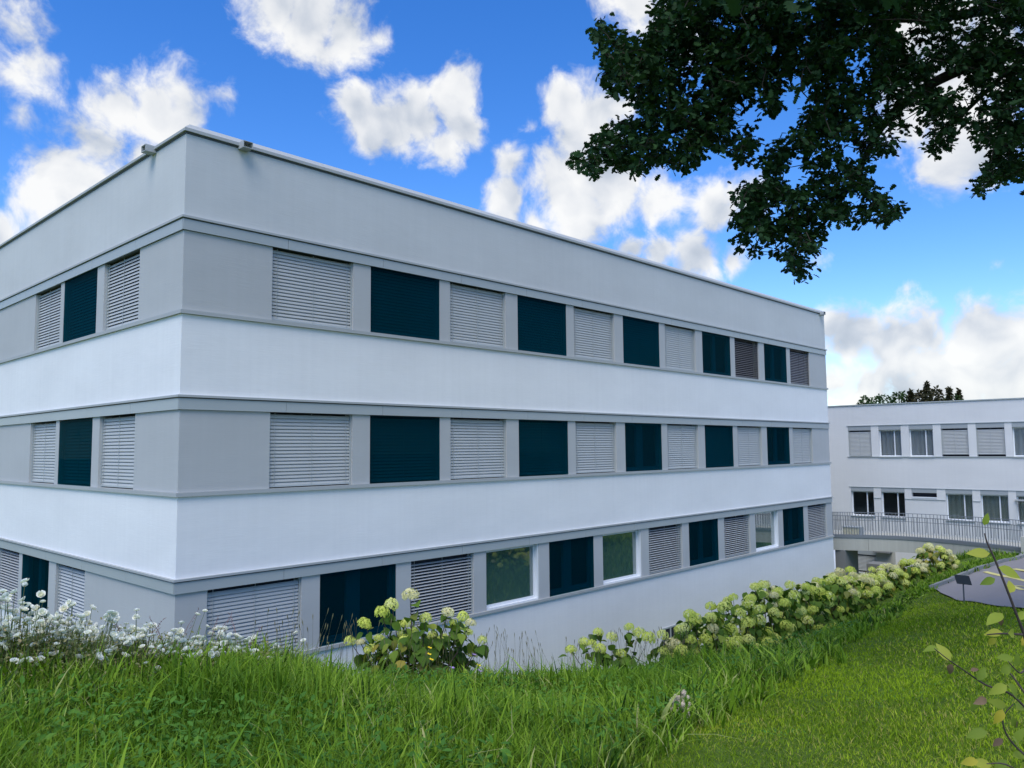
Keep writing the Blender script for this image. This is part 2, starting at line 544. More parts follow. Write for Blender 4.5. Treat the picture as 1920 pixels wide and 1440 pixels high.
def hit(px, py):
    """Where the view ray through a picture point meets the ground."""
    v = direction(px, py)
    t = np.linspace(2.5, 60, 2300)
    P = EYE[None] + t[:, None] * v[None]
    g = ground(P[:, 0], P[:, 1])
    i = int(np.argmax(P[:, 2] < g))
    if P[i, 2] >= g[i]: i = len(t) - 1
    return P[i]


def make_ground():
    xs = np.concatenate([[-900, -400, -180, -90, -50, -30], np.arange(-20, 42, 0.35), [45, 55, 75, 110, 200, 450, 900]])
    ys = np.concatenate([[-900, -400, -180, -90, -60, -40], np.arange(-30, -2.5, 0.3), np.arange(-2, 26, 4), [30, 45, 80, 150, 400, 900]])
    X, Y = np.meshgrid(xs, ys)
    Z = ground(X.ravel(), Y.ravel())
    V = np.c_[X.ravel(), Y.ravel(), Z]
    nx, ny = len(xs), len(ys)
    idx = np.arange(nx * ny).reshape(ny, nx)
    F = np.stack([idx[:-1, :-1], idx[:-1, 1:], idx[1:, 1:], idx[1:, :-1]], -1).reshape(-1, 4)
    me = fast_mesh('ground', V, [F], np.zeros(len(F)), 'earth')
    me.polygons.foreach_set('use_smooth', [True] * len(me.polygons))
    o = link(bpy.data.objects.new('ground', me))
    tag(o, kind='structure')


make_ground()

# car park and its kerb ------------------------------------------------------
kerb_px = [(1752, 1106), (1775, 1097), (1800, 1087), (1820, 1079), (1845, 1069), (1870, 1061), (1895, 1054), (1920, 1048), (1960, 1040), (2010, 1034), (2120, 1024), (2300, 1014)]
low_px = [(1764, 1114), (1785, 1123), (1815, 1130), (1850, 1136), (1890, 1141), (1930, 1147), (2000, 1156), (2120, 1166), (2350, 1180), (2600, 1190)]
kerb_w = [hit(*q) for q in kerb_px]
low_w = [hit(*q) for q in low_px]


def resample(pts, n):
    pts = np.array(pts)
    s = np.concatenate([[0], np.cumsum(np.linalg.norm(np.diff(pts, axis=0), axis=1))])
    t = np.linspace(0, s[-1], n)
    return np.stack([np.interp(t, s, pts[:, k]) for k in range(3)], 1)


NK = 70
ka, kb = resample(kerb_w, NK), resample(low_w, NK)
mb = MB()
rows = 14
V = []
for i in range(NK):
    for j in range(rows):
        p = ka[i] + (kb[i] - ka[i]) * j / (rows - 1)
        V.append((p[0], p[1], gz(p[0], p[1]) + 0.035))
F = [(i * rows + j, (i + 1) * rows + j, (i + 1) * rows + j + 1, i * rows + j + 1) for i in range(NK - 1) for j in range(rows - 1)]
mb.add(V, F)
car_park = tag(mb.build('car_park', 'asphalt', smooth=True), kind='structure')
PARK = np.array([p[:2] for p in ka] + [p[:2] for p in kb[::-1]])


def strip_on_ground(pts_px, width, name, m, parent, lift):
    P = resample([hit(*q) for q in pts_px], 14)
    mb = MB()
    for i in range(len(P) - 1):
        d = P[i + 1] - P[i]
        n = np.array([-d[1], d[0], 0]) / (np.hypot(d[0], d[1]) + 1e-6) * width / 2
        q = [P[i] - n, P[i + 1] - n, P[i + 1] + n, P[i] + n]
        mb.add([(a[0], a[1], gz(a[0], a[1]) + lift) for a in q], [(0, 1, 2, 3)])
    return mb.build(name, m, parent)


strip_on_ground([(1847, 1075), (1880, 1083), (1935, 1096)], 0.12, 'line_marking', 'line_paint', car_park, 0.045)
strip_on_ground([(1901, 1069.5), (1920, 1073), (1960, 1081)], 0.14, 'line_marking', 'line_paint', car_park, 0.045)
strip_on_ground([(1887, 1101), (1900, 1103), (1915, 1109), (1935, 1110)], 0.10, 'line_marking', 'line_paint', car_park, 0.045)
strip_on_ground([(1893, 1101.5), (1915, 1103), (1945, 1105)], 0.08, 'line_marking', 'line_paint', car_park, 0.049)

kerb = tag(empty('kerb'), kind='structure')
kp = resample(kerb_w, 44)
for i in range(43):
    a, b = kp[i], kp[i + 1]
    d = (b - a)
    n = np.array([-d[1], d[0], 0]) / np.hypot(d[0], d[1])
    a2, b2 = a + d * 0.012, b - d * 0.012
    h = 0.13 + random.uniform(-.012, .012)
    mb = MB()
    pts = []
    for zz in (-0.2, h):
        for q, s in ((a2, 0), (b2, 0), (b2, .13), (a2, .13)):
            w = q + n * s
            pts.append((w[0], w[1], gz(w[0], w[1]) + zz))
    mb.add(pts, [(0, 3, 2, 1), (4, 5, 6, 7), (0, 1, 5, 4), (1, 2, 6, 5), (2, 3, 7, 6), (3, 0, 4, 7)])
    mb.build('kerbstone', 'kerb', kerb)

# ------------------------------------------------------------------ main building
Z0 = 1.65
ROOF, A_, AB, SA = 7.53, 5.965, 5.714, 4.158
B_, BB, SB = 2.665, 2.411, 0.841
C_, CB, SC = -0.617, -0.862, -2.396
LEN, DEP, BASE = 29.4, 17.0, -5.6
main = empty('office_building', (0, 0, BASE), 'large white three storey office building with bands of windows and a sharp corner', 'building')
MI = Matrix.Translation((0, 0, -BASE))


def under(o, parent):
    """Parent without moving: geometry is written in world coordinates."""
    o.parent = parent
    o.matrix_parent_inverse = MI if parent is main else Matrix()
    return o


def bpart(mb_, name, m, parent=main, smooth=False):
    o = mb_.build(name, m, None, smooth)
    o.parent = parent
    if parent is main: o.matrix_parent_inverse = MI
    return o


TR = lambda s, d, z: (s, -d, z)                  # right facade: along, outwards, up
TL = lambda s, d, z: (-d, s, z)                  # left facade


def ring(z0, z1, out, thick):
    """A band running round the building, its outer face `out` proud of the wall plane."""
    a, b, c, d = -out, LEN + out, -out, DEP + out
    t = thick
    o = [(a, c), (b, c), (b, d), (a, d)]
    i = [(a + t, c + t), (b - t, c + t), (b - t, d - t), (a + t, d - t)]
    v = [(x, y, z0) for x, y in o] + [(x, y, z0) for x, y in i] + [(x, y, z1) for x, y in o] + [(x, y, z1) for x, y in i]
    f = []
    for k in range(4):
        n = (k + 1) % 4
        f += [(k, n, 8 + n, 8 + k), (4 + k, 12 + k, 12 + n, 4 + n), (8 + k, 8 + n, 12 + n, 12 + k), (k, 4 + k, 4 + n, n)]
    return MB().add(v, f)


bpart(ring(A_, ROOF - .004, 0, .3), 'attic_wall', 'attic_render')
bpart(ring(B_, SA, 0, .3), 'spandrel_wall', 'white_render')
bpart(ring(C_, SB, 0, .3), 'spandrel_wall', 'white_render')
bpart(ring(BASE, SC, 0, .3), 'base_wall', 'white_render')
# roof: shadow gap, sloping coping sheets, roof deck
bpart(ring(ROOF, ROOF + .035, .012, .3), 'shadow_gap', 'metal_dark')
bpart(MB().box((.3, .3, ROOF - .45), (LEN - .3, DEP - .3, ROOF - .3)), 'roof', 'gravel')


def coping(T, s0, s1, mitre0):
    zc = ROOF + .035
    prof = [(.055, zc), (.055, zc + .06), (-.11, zc + .20), (-.26, zc)] if T is TR else [(.055, zc), (.055, zc + .05), (-.11, zc + .20), (-.26, zc)]
    v = []
    for k, s in enumerate((s0, s1)):
        for d, z in prof:
            ss = s
            if k == 0 and mitre0: ss = -d
            v.append(T(ss, d, z))
    return MB().add(v, [(0, 1, 2, 3), (7, 6, 5, 4), (0, 4, 5, 1), (1, 5, 6, 2), (2, 6, 7, 3), (3, 7, 4, 0)])


for T, L_ in ((TR, LEN + .05), (TL, DEP)):
    n = max(1, round(L_ / 2.95))
    for k in range(n):
        bpart(coping(T, k * L_ / n + (0.003 if k else 0), (k + 1) * L_ / n - .003, k == 0), 'coping_sheet', 'metal_light')


def spout(T, s):
    zc = ROOF + .02
    mb = MB()
    w, h, t = .20, .12, .012
    for (a, b) in (((s, -.1, zc + .07), (s + w, .22, zc + .07 + t)), ((s, -.1, zc - .05), (s + w, .22, zc - .05 + t)),
                   ((s, -.1, zc - .038), (s + t, .22, zc + .07)), ((s + w - t, -.1, zc - .038), (s + w, .22, zc + .07))):
        mb.box(a, b, T)
    o = bpart(mb, 'roof_spout', 'metal_light')
    back = MB().box((s + t, -.09, zc - .037), (s + w - t, -.02, zc + .069), T).build('spout_throat', 'metal_dark', o)
    return o


spout(TR, 1.02)
spout(TL, 1.30)
spout(TR, LEN - .55)

# cornices: dark gap under a thin flashing, then panels, each a sheet of its own
for zt, zb in ((A_, AB), (B_, BB), (C_, CB)):
    bpart(ring(zt - .03, zt + .012, .06, .36), 'flashing', 'metal_light')
    bpart(ring(zb + .012, zt - .03, .012, .312), 'cornice_backing', 'metal_dark')
    for T, L_, sgn in ((TR, LEN, 1), (TL, DEP, 1)):
        js = [-.035 if T is TR else -.020] + [q for q in np.arange(2.13, L_ - 1, 2.39)] + [L_]
        for a, b in zip(js[:-1], js[1:]):
            a2 = a + (.004 if a > 0 else 0)
            bpart(MB().box((a2, .0125, zb), (b - .004, .035, zt - .052), T), 'cornice_panel', 'metal_grey')
for zs in (SA, SB, SC):
    bpart(ring(zs + .002, zs + .074, .045, .34), 'sill_ledge', 'metal_light')
# lowest storey small window and inner shell
for zt, zb in ((ROOF - .5, SA), (BB + .2, SB), (CB + .2, SC)):
    pass
core = MB()
core.box((3.5, 3.5, BASE), (LEN - 3.5, DEP - 3.5, ROOF - .5))
bpart(core, 'inner_wall', 'interior')
for z in (A_ - .05, B_ - .05, C_ - .05, SC - .35):
    m_ = MB().box((.3, .3, z), (LEN - .3, DEP - .3, z + .3))
    bpart(m_, 'floor_slab', 'interior')

# blinds ---------------------------------------------------------------------
SLATS = {}


def slat_mesh(length, tilt, m='slat'):
    key = (round(length, 3), tilt, m)
    if key not in SLATS:
        a = R_(tilt)
        mb = MB()
        v = []
        prof = []
        for w in (-1, -.45, .1, .62, 1):
            e = 0.010 * (1 - w * w)                       # crown
            o, z = w * .0425, e
            prof.append((o * math.cos(a) + z * math.sin(a), -o * math.sin(a) + z * math.cos(a)))
        for x in (-length / 2, length / 2):
            for o, z in prof: v.append((x, -o, z))
        n = len(prof)
        mb.add(v, [(k, k + 1, n + k + 1, n + k) for k in range(n - 1)])
        SLATS[key] = mb.mesh('slat', m, True, False)
    return SLATS[key]


loose = {'slat': MB(), 'slat_dark': MB()}        # far slats joined into one part per finish
NSLAT = [0]


def blind(T, rz, s0, s1, z0, z1, tilt, single, m='slat', depth=-.09, parent=main, pitch=.070, casing=False, inset=0.018):
    """Venetian blind: guide rails, cords and bottom rail in one part, slats its sub-parts."""
    mb = MB()
    g = .028
    mb.box((s0 + .004, depth - .03, z0), (s0 + g, depth + .045, z1), T)
    mb.box((s1 - g, depth - .03, z0), (s1 - .004, depth + .045, z1), T)
    mb.box((s0 + g + .002, depth - .028, z0 + .02), (s1 - g - .002, depth + .028, z0 + .052), T)
    for q in (.07, .5, .93):
        s = s0 + (s1 - s0) * q
        mb.box((s - .004, depth + .030, z0 + .05), (s + .004, depth + .036, z1 - .01), T)
    b = bpart(mb, 'blind', 'metal_grey' if m == 'slat' else 'metal_dark', parent)
    L_ = s1 - s0 - 2 * g - .008
    me = slat_mesh(L_, tilt, m)
    n = int((z1 - z0 - .07) / pitch)
    rr = random.Random(int(s0 * 100 + z0 * 10))
    for k in range(n):
        z = z0 + .085 + k * pitch
        c = T((s0 + s1) / 2, depth, z)
        tl = rr.gauss(0, .012)
        if single:
            o = bpy.data.objects.new('slat', me)
            link(o)
            o.parent = b
            o.rotation_euler = (tl, 0, rz)
            o.location = Vector(c)
            NSLAT[0] += 1
        else:
            Mx = Matrix.Translation(c) @ Matrix.Rotation(rz, 4, 'Z') @ Matrix.Rotation(tl, 4, 'X')
            loose[m].add([Mx @ v.co for v in me.vertices], [tuple(p.vertices) for p in me.polygons])
    return b


def pane(T, s0, s1, z0, z1, d, m, name='pane', parent=main):
    return bpart(MB().box((s0, d - .006, z0), (s1, d + .006, z1), T), name, m, parent)


def teal_unit(T, rz, s0, s1, z0, z1, look):
    """Tinted glass shutter flush with the wall; blind slats or a window frame stand behind it."""
    p = pane(T, s0 + .012, s1 - .012, z0 + .012, z1 - .012, -.012, 'teal_glass', 'tinted_glass_panel')
    if look == 'slats':
        blind(T, rz, s0 + .01, s1 - .01, z0 + .01, z1 - .005, 62, False, depth=-.13, pitch=.072)
        bpart(MB().box((s0 + .01, -.24, z0), (s1 - .01, -.22, z1), T), 'dark_backing', 'interior_dark')
    else:
        w = s1 - s0
        mb = MB()
        mid = s0 + w * (.46 if look == 'frame' else .5)
        hw = .17 if look == 'frame' else .10
        for a, b in (((s0 + .02, -.2, z0 + .02), (s1 - .02, -.12, z0 + .13)), ((s0 + .02, -.2, z1 - .06), (s1 - .02, -.12, z1)),
                     ((mid - hw, -.2, z0 + .132), (mid + hw, -.12, z1 - .062)), ((s0 + .02, -.2, z0 + .132), (s0 + .08, -.12, z1 - .062)), ((s1 - .10, -.2, z0 + .132), (s1 - .02, -.12, z1 - .062))):
            mb.box(a, b, T)
        bpart(mb, 'window_frame', 'teal_frame')
        bpart(MB().box((s0 + .01, -.27, z0), (s1 - .01, -.25, z1), T), 'dark_backing', 'interior_dark')
    return p


def clear_window(T, s0, s1, z0, z1):
    mb = MB()
    f = .07
    d0, d1 = -.20, -.13
    mb.box((s0, d0, z0), (s1, d1, z0 + f + .02), T)
    mb.box((s0, d0, z1 - f), (s1, d1, z1), T)
    mb.box((s0, d0, z0 + f + .021), (s0 + f, d1, z1 - f - .001), T)
    mb.box((s1 - f, d0, z0 + f + .021), (s1, d1, z1 - f - .001), T)
    mb.box((s0, d1 + .001, z0), (s1, -.03, z0 + .035), T)
    mb.box((s1 - .035, d1 + .001, z0 + .036), (s1 - .001, -.02, z1 - .003), T)
    w = bpart(mb, 'window_frame', 'frame_white')
    pane(T, s0 + f, s1 - f, z0 + f + .02, z1 - f, -.165, 'clear_glass', 'pane', w).matrix_parent_inverse = Matrix()
    cm = MB()
    n = 18
    cw = .42
    v = []
    for k in range(n + 1):
        s = s0 + .08 + cw * k / n
        dd = -.34 - .025 * math.sin(k * 2.1)
        v += [T(s, dd, z0 + .02), T(s, dd, z1 - .02)]
    cm.add(v, [(2 * k, 2 * k + 2, 2 * k + 3, 2 * k + 1) for k in range(n)])
    bpart(cm, 'curtain', 'curtain', main, True)


def facade_row(T, rz, edges, kinds, zt, zs, total, singles, tilts):
    """edges: start/end of each opening; the wall between openings is a pier of its own."""
    zb, zt2 = zs + .076, zt - .004
    prev = 0.002 if T is TR else 0.2802
    first = True
    for (a, b), k, one, tl in zip(edges, kinds, singles, tilts):
        st = prev if first else prev + 0.0
        bpart(MB().box((st + (0.0), -.28, zb), (a, -.002, zt2), T), 'pier', 'grey_render')
        first = False
        prev = b
        if k == 'blind':
            blind(T, rz, a, b, zb, zt2, tl, one)
            bpart(MB().box((a, -.26, zb), (b, -.245, zt2), T), 'dark_backing', 'interior_dark')
        elif k == 'open':
            blind(T, rz, a, b, zb, zt2 - .02, tl, one, 'slat_dark')
            bpart(MB().box((a, -.26, zb), (b, -.245, zt2), T), 'dark_backing', 'interior_dark')
        elif k == 'window':
            clear_window(T, a, b, zb, zt2)
        else:
            teal_unit(T, rz, a, b, zb, zt2, k)
    bpart(MB().box((prev, -.28, zb), (total, -.002, zt2), T), 'pier', 'grey_render')


RZL = R_(-90)
uA = [(1.80 + 2.385 * k + (0 if k % 2 == 0 else .02), 1.80 + 2.385 * k + (1.945 if k % 2 == 0 else 2.05)) for k in range(11)]
facade_row(TR, 0, uA, ['blind', 'slats', 'blind', 'slats', 'blind', 'slats', 'blind', 'plain', 'open', 'plain', 'open'], AB, SA, LEN,
           [1, 0, 1, 0, 1, 0, 1, 0, 0, 0, 0], [66, 0, 70, 0, 70, 0, 72, 0, 22, 0, 38])
facade_row(TR, 0, uA, ['blind', 'slats', 'blind', 'slats', 'blind', 'frame', 'blind', 'slats', 'blind', 'plain', 'blind'], BB, SB, LEN,
           [1, 0, 1, 0, 1, 0, 1, 0, 0, 0, 0], [64, 0, 64, 0, 64, 0, 66, 0, 66, 0, 70])
uC = [(0.59 + 2.385 * k, 0.59 + 2.385 * k + 1.96) for k in range(12)]
facade_row(TR, 0, uC, ['blind', 'frame', 'blind', 'window', 'frame', 'window', 'blind', 'plain', 'blind', 'window', 'plain', 'blind'], CB, SC, LEN,
           [1, 0, 1, 0, 0, 0, 1, 0, 0, 0, 0, 0], [60, 0, 17, 0, 0, 0, 17, 0, 17, 0, 0, 20])
eL = [(1.98, 3.86), (4.27, 6.40), (6.64, 8.55)]
facade_row(TL, RZL, eL, ['blind', 'slats', 'blind'], AB, SA, DEP, [1, 0, 1], [60, 0, 60])
facade_row(TL, RZL, eL, ['blind', 'slats', 'blind'], BB, SB, DEP, [1, 0, 1], [64, 0, 66])
facade_row(TL, RZL, [(4.43, 6.28), (6.77, 8.82), (9.08, 10.95)], ['blind', 'plain', 'blind'], CB, SC, DEP, [0, 0, 0], [42, 0, 14])
for k, mbx in loose.items():
    if mbx.v:
        o = mbx.build('slats', k, None, True, False)
        under(o, main)
        o['kind'] = 'stuff'
# small cellar window low in the long wall
cw = MB()
q0 = None
v_ = direction(1243, 1184); t_ = (0 - EYE[1]) / v_[1]; c0 = EYE + t_ * v_
v_ = direction(1268, 1184); t_ = (0 - EYE[1]) / v_[1]; c1 = EYE + t_ * v_
bpart(MB().box((c0[0], .004, c0[2] - .75), (c1[0], .03, c0[2] + .05), TR), 'cellar_window', 'interior_dark')
for a, b in (((c0[0] - .06, .003, c0[2] - .8), (c0[0] - .001, .04, c0[2] + .05)), ((c1[0] + .001, .003, c0[2] - .8), (c1[0] + .06, .04, c0[2] + .05)),
             ((c0[0] - .06, .003, c0[2] + .051), (c1[0] + .06, .04, c0[2] + .10)), (((c0[0] + c1[0]) / 2 - .03, .031, c0[2] - .75), ((c0[0] + c1[0]) / 2 + .03, .045, c0[2] + .05))):
    bpart(MB().box(a, b, TR), 'cellar_window_frame', 'metal_grey')
# white downpipe at the far corner
bpart(MB().tube([(LEN + .28, .15, BASE), (LEN + .28, .15, SC - .6)], .10, 10), 'downpipe', 'frame_white', main, True)
print('slats', NSLAT[0])

# ------------------------------------------------------------------ rear wing
X2 = 38.0
wing = empty('rear_wing_building', (X2, -5, -5.4), 'lower two storey white building with curtained windows behind the footbridge', 'building')
WI = Matrix.Translation((-X2, 5, 5.4))
TW = lambda s, d, z: (X2 - d, s, z)


def wpart(mb_, name, m, smooth=False):
    o = mb_.build(name, m, None, smooth)
    o.parent = wing
    o.matrix_parent_inverse = WI
    return o


Y0, Y1 = -24.0, 14.0
up = [(1.15, 2.36), (-.36, .76), (-1.90, -.75), (-3.50, -2.27), (-5.08, -3.85), (-6.65, -5.39), (-8.3, -7.0), (-9.9, -8.6)]
lo = [(1.15, 2.34), (-.40, .77), (-1.93, -.74), (-3.54, -2.34), (-5.07, -3.89), (-6.65, -5.40), (-8.3, -7.0)]
ROOF2, T1, B1, T2, B2 = 3.80, 2.69, 1.05, -.59, -2.12
TOP3, BOT3 = -3.93, -5.12


def wall_with_holes(holes, z0, z1):
    """Wall strip from z0 to z1 pierced by full-height openings."""
    hs = sorted(holes)
    prev = Y0
    for a, b in hs + [(Y1, 0)]:
        wpart(MB().box((prev, -.3, z0), (a, 0, z1), TW), 'wall_pier', 'wing_render')
        prev = b


wpart(MB().box((Y0, -.3, T1), (Y1, 0, ROOF2), TW), 'wall', 'wing_render')
wall_with_holes(up, B1, T1)
wpart(MB().box((Y0, -.3, T2), (Y1, 0, B1), TW), 'wall', 'wing_render')
wall_with_holes(lo, B2, T2)
lower3 = [(1.15, 2.2)]
wpart(MB().box((Y0, -.3, TOP3), (Y1, 0, B2), TW), 'wall', 'wing_render')
wall_with_holes(lower3, BOT3, TOP3)
wpart(MB().box((Y0, -.3, -5.6), (Y1, 0, BOT3), TW), 'wall', 'wing_render')
wpart(MB().box((Y0, -9, -5.6), (Y1, -4, ROOF2 - .4), TW), 'inner_wall', 'interior')
wpart(MB().box((Y0, -9, ROOF2 - .3), (Y1, -.301, ROOF2 - .1), TW), 'roof', 'gravel')
for z in (T1 + .1, B1 - .5, B2 - .5): wpart(MB().box((Y0, -3.99, z), (Y1, -.301, z + .2), TW), 'floor_slab', 'interior')
wpart(MB().box((Y0, -.3, ROOF2 + .001), (Y1, .05, ROOF2 + .05), TW), 'coping', 'metal_grey')
wpart(MB().box((Y0, .001, T1 + .0), (2.42, .035, T1 + .028), TW), 'drip_edge', 'metal_grey')
wpart(MB().box((Y0, .001, B1 - .04), (2.42, .045, B1), TW), 'sill_ledge', 'metal_grey')
wpart(MB().box((Y0, .001, T2), (2.42, .03, T2 + .022), TW), 'drip_edge', 'metal_grey')


def curtain(T, s0, s1, z0, z1, d, parent, m='curtain'):
    n = max(12, int((s1 - s0) / .045))
    v = []
    ph = random.uniform(0, 6)
    for k in range(n + 1):
        s = s0 + (s1 - s0) * k / n
        dd = d - .03 * math.sin(k * 1.25 + ph) - .012 * math.sin(k * .43 + ph)
        v += [T(s, dd, z0), T(s, dd, z1)]
    o = MB().add(v, [(2 * k, 2 * k + 2, 2 * k + 3, 2 * k + 1) for k in range(n)]).build('curtain', m, None, True, False)
    o.parent = parent
    return o


def wing_window(s0, s1, z0, z1, cur=True):
    mb = MB()
    f, d0, d1 = .055, -.20, -.14
    split = s0 + (s1 - s0) * .33                     # the narrow leaf is on the right seen from outside
    mb.box((s0, d0, z0), (s1, d1, z0 + f), TW)
    mb.box((s0, d0, z1 - f), (s1, d1, z1), TW)
    for a in (s0, split - f / 2, s1 - f):
        mb.box((a, d0, z0 + f + .001), (a + f, d1, z1 - f - .001), TW)
    w = wpart(mb, 'window_frame', 'frame_white')
    for a, b in ((s0 + f, split - f / 2), (split + f / 2, s1 - f)):
        o = MB().box((a, -.176, z0 + f), (b, -.166, z1 - f), TW).build('pane', 'wing_glass')
        o.parent = w
    if cur:
        curtain(TW, s0 + .06, s1 - .03, z0 + .04, z1 - .02, -.25, w, 'curtain' if z0 > 0 else 'curtain_green')
    wpart(MB().box((s0 - .03, .001, z0 - .05), (s1 + .03, .06, z0 - .012), TW), 'window_sill', 'metal_grey')


CAS = .24
for i, (a, b) in enumerate(up):
    wpart(MB().box((a + .002, -.12, T1 - CAS), (b - .002, .004, T1 - .002), TW), 'blind_casing', 'casing_grey')
    if i in (0, 3, 4, 7):
        blind(TW, RZL, a, b, B1 + (.01 if i == 0 else .08), T1 - CAS - .005, 66 if i == 0 else 58, True, parent=wing, depth=-.07).matrix_parent_inverse = WI
        wpart(MB().box((a, -.26, B1), (b, -.245, T1 - CAS), TW), 'dark_backing', 'interior_dark')
    else:
        wing_window(a, b, B1, T1 - CAS - .004)
for i, (a, b) in enumerate(lo):
    wpart(MB().box((a + .002, -.12, T2 - .22), (b - .002, .004, T2 - .002), TW), 'blind_casing', 'casing_grey')
    if i == 2:
        wpart(MB().box((a + .002, -.25, B2 + .001), (b - .002, -.001, -1.08), TW), 'wall_infill', 'wing_render')
        mb = MB()
        mb.box((a + .004, -.2, -1.078), (b - .004, .02, -1.02), TW)
        wpart(mb, 'window_frame', 'frame_white')
        wpart(MB().box((a, -.26, -1.07), (b, -.245, T2 - .2), TW), 'dark_backing', 'interior_dark')
    else:
        wing_window(a, b, B2, T2 - .224, cur=i > 2)
for a, b in ((.77, 1.15), (-2.34, -.40), (-3.89, -3.54)):
    wpart(MB().box((a, .001, -1.16), (b, .03, -1.13), TW), 'ledge', 'metal_grey')
# open awning window strut at the right edge
wpart(MB().tube([(X2 - .02, -5.46, -1.0), (X2 - .55, -5.62, -2.35)], .022, 6), 'awning_arm', 'metal_dark')
wpart(MB().box((-6.6, .0, -1.06), (-5.36, .12, -.99), TW), 'awning_rail', 'metal_light')
# storage shutter below the bridge
wpart(MB().box((1.12, .0015, TOP3 - .25), (2.25, .02, TOP3 + .03), TW), 'blind_casing', 'casing_grey')
blind(TW, RZL, 1.15, 2.2, -5.06, TOP3 - .25, 55, True, parent=wing, depth=-.06, m='slat').matrix_parent_inverse = WI
wpart(MB().box((1.15, -.26, BOT3), (2.2, -.245, TOP3), TW), 'dark_backing', 'interior_dark')
wpart(MB().box((.2, .002, -5.5), (1.10, .12, -3.2), TW), 'concrete_pilaster', 'concrete')
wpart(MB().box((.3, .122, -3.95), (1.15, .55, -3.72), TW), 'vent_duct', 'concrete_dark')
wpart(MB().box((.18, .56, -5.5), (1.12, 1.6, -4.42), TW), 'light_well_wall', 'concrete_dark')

# ------------------------------------------------------------------ footbridge
bridge = empty('footbridge', (31.5, -2.5, -5.2), 'curved concrete footbridge with grey metal railing between the two buildings', 'footbridge')
BI = Matrix.Translation((-31.5, 2.5, 5.2))


def gpart(mb_, name, m, parent=None, smooth=False):
    o = mb_.build(name, m, None, smooth)
    o.parent = parent or bridge
    if parent is None: o.matrix_parent_inverse = BI
    return o


bp_ = np.array([(31.15, 2.3), (31.45, .8), (32.2, -.7), (32.6, -2.0), (32.5, -3.4), (32.1, -4.8), (31.5, -6.2), (31.2, -6.9)])


def curve_pts(P, n):
    s = np.concatenate([[0], np.cumsum(np.linalg.norm(np.diff(P, axis=0), axis=1))])
    t = np.linspace(0, s[-1], n)
    c = np.stack([np.interp(t, s, P[:, k]) for k in range(2)], 1)
    for _ in range(n // 6):
        c[1:-1] = (c[:-2] + 2 * c[1:-1] + c[2:]) / 4
    return c


DZ = -2.50


def ribbon(c, off0, off1, z0, z1):
    d = np.gradient(c, axis=0)
    d /= np.linalg.norm(d, axis=1)[:, None]
    n = np.stack([d[:, 1], -d[:, 0]], 1)               # towards the camera side
    if n[0, 0] > 0: n = -n
    a, b = c + n * off0, c + n * off1
    v = []
    for p, q in zip(a, b):
        v += [(p[0], p[1], z0), (q[0], q[1], z0), (q[0], q[1], z1), (p[0], p[1], z1)]
    f = []
    for i in range(len(c) - 1):
        o = 4 * i
        for k in range(4):
            f.append((o + k, o + (k + 1) % 4, o + 4 + (k + 1) % 4, o + 4 + k))
    e = 4 * (len(c) - 1)
    f += [(0, 1, 2, 3), (e + 3, e + 2, e + 1, e)]
    return MB().add(v, f)


bc = curve_pts(bp_, 49)
gpart(ribbon(bc, -2.2, -.16, DZ - .30, DZ - .10), 'deck', 'concrete')
for i0, i1 in ((0, 15), (15, 33), (33, 48)):
    seg = bc[i0:i1 + 1].copy()
    seg[-1] = seg[-1] + (seg[-2] - seg[-1]) * .05
    gpart(ribbon(seg, -.155, .02, DZ - .72, DZ - .145), 'edge_beam', 'concrete')
gpart(ribbon(bc, -.2, .05, DZ - .143, DZ - .005), 'kerb_plate', 'railing_grey')
rail = gpart(ribbon(bc, -.02, .02, DZ + .86, DZ + .885), 'railing', 'railing_grey')
gpart(ribbon(bc, -.012, .012, DZ + .66, DZ + .68), 'middle_rail', 'railing_grey', rail)
bal_me = MB().box((-.011, -.011, 0), (.011, .011, .858)).mesh('baluster', 'railing_grey')
L_ = np.concatenate([[0], np.cumsum(np.linalg.norm(np.diff(bc, axis=0), axis=1))])
for k, t in enumerate(np.arange(0.03, L_[-1], 0.115)):
    x, y = np.interp(t, L_, bc[:, 0]), np.interp(t, L_, bc[:, 1])
    o = inst('baluster', bal_me, rail, (x, y, DZ))
# second railing on the far side of the deck
rail2 = gpart(ribbon(bc, -2.12, -2.08, DZ + .86, DZ + .885), 'railing', 'railing_grey')
d_ = np.gradient(bc, axis=0); d_ /= np.linalg.norm(d_, axis=1)[:, None]
n_ = np.stack([-d_[:, 1], d_[:, 0]], 1)
if n_[0, 0] < 0: n_ = -n_
far = bc + n_ * 2.1
for k, t in enumerate(np.arange(0.06, L_[-1], 0.115)):
    inst('baluster', bal_me, rail2, (np.interp(t, L_, far[:, 0]), np.interp(t, L_, far[:, 1]), DZ))
gpart(MB().box((30.95, .75, DZ - .005), (31.05, 1.25, DZ + 1.1)), 'end_post', 'railing_grey')
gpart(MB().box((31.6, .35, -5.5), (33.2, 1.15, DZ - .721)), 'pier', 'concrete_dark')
gpart(MB().box((31.62, 1.16, -5.5), (31.95, 4.2, DZ - .73)), 'pier', 'concrete')
gpart(MB().box((30.6, -8.6, -4.5), (31.3, -6.92, DZ + .48)), 'end_wall', 'concrete')
gpart(MB().box((30.9, -6.9, -4.5), (32.2, -5.2, DZ - .75)), 'abutment', 'concrete')
crate = empty('planter_box', (32.35, .42, DZ - .1), 'small pale box at the left end of the footbridge behind the railing', 'box')
MB().box((-.2, -.55, 0), (.2, .2, .38)).build('body', mat('box_cream', (.62, .6, .45), .8), crate)
MB().box((-.22, -.62, .381), (.22, .22, .43)).build('lid', 'metal_grey', crate)
MB().box((-.22, -.63, 0), (.22, -.552, .38)).build('side_panel', 'metal_grey', crate)

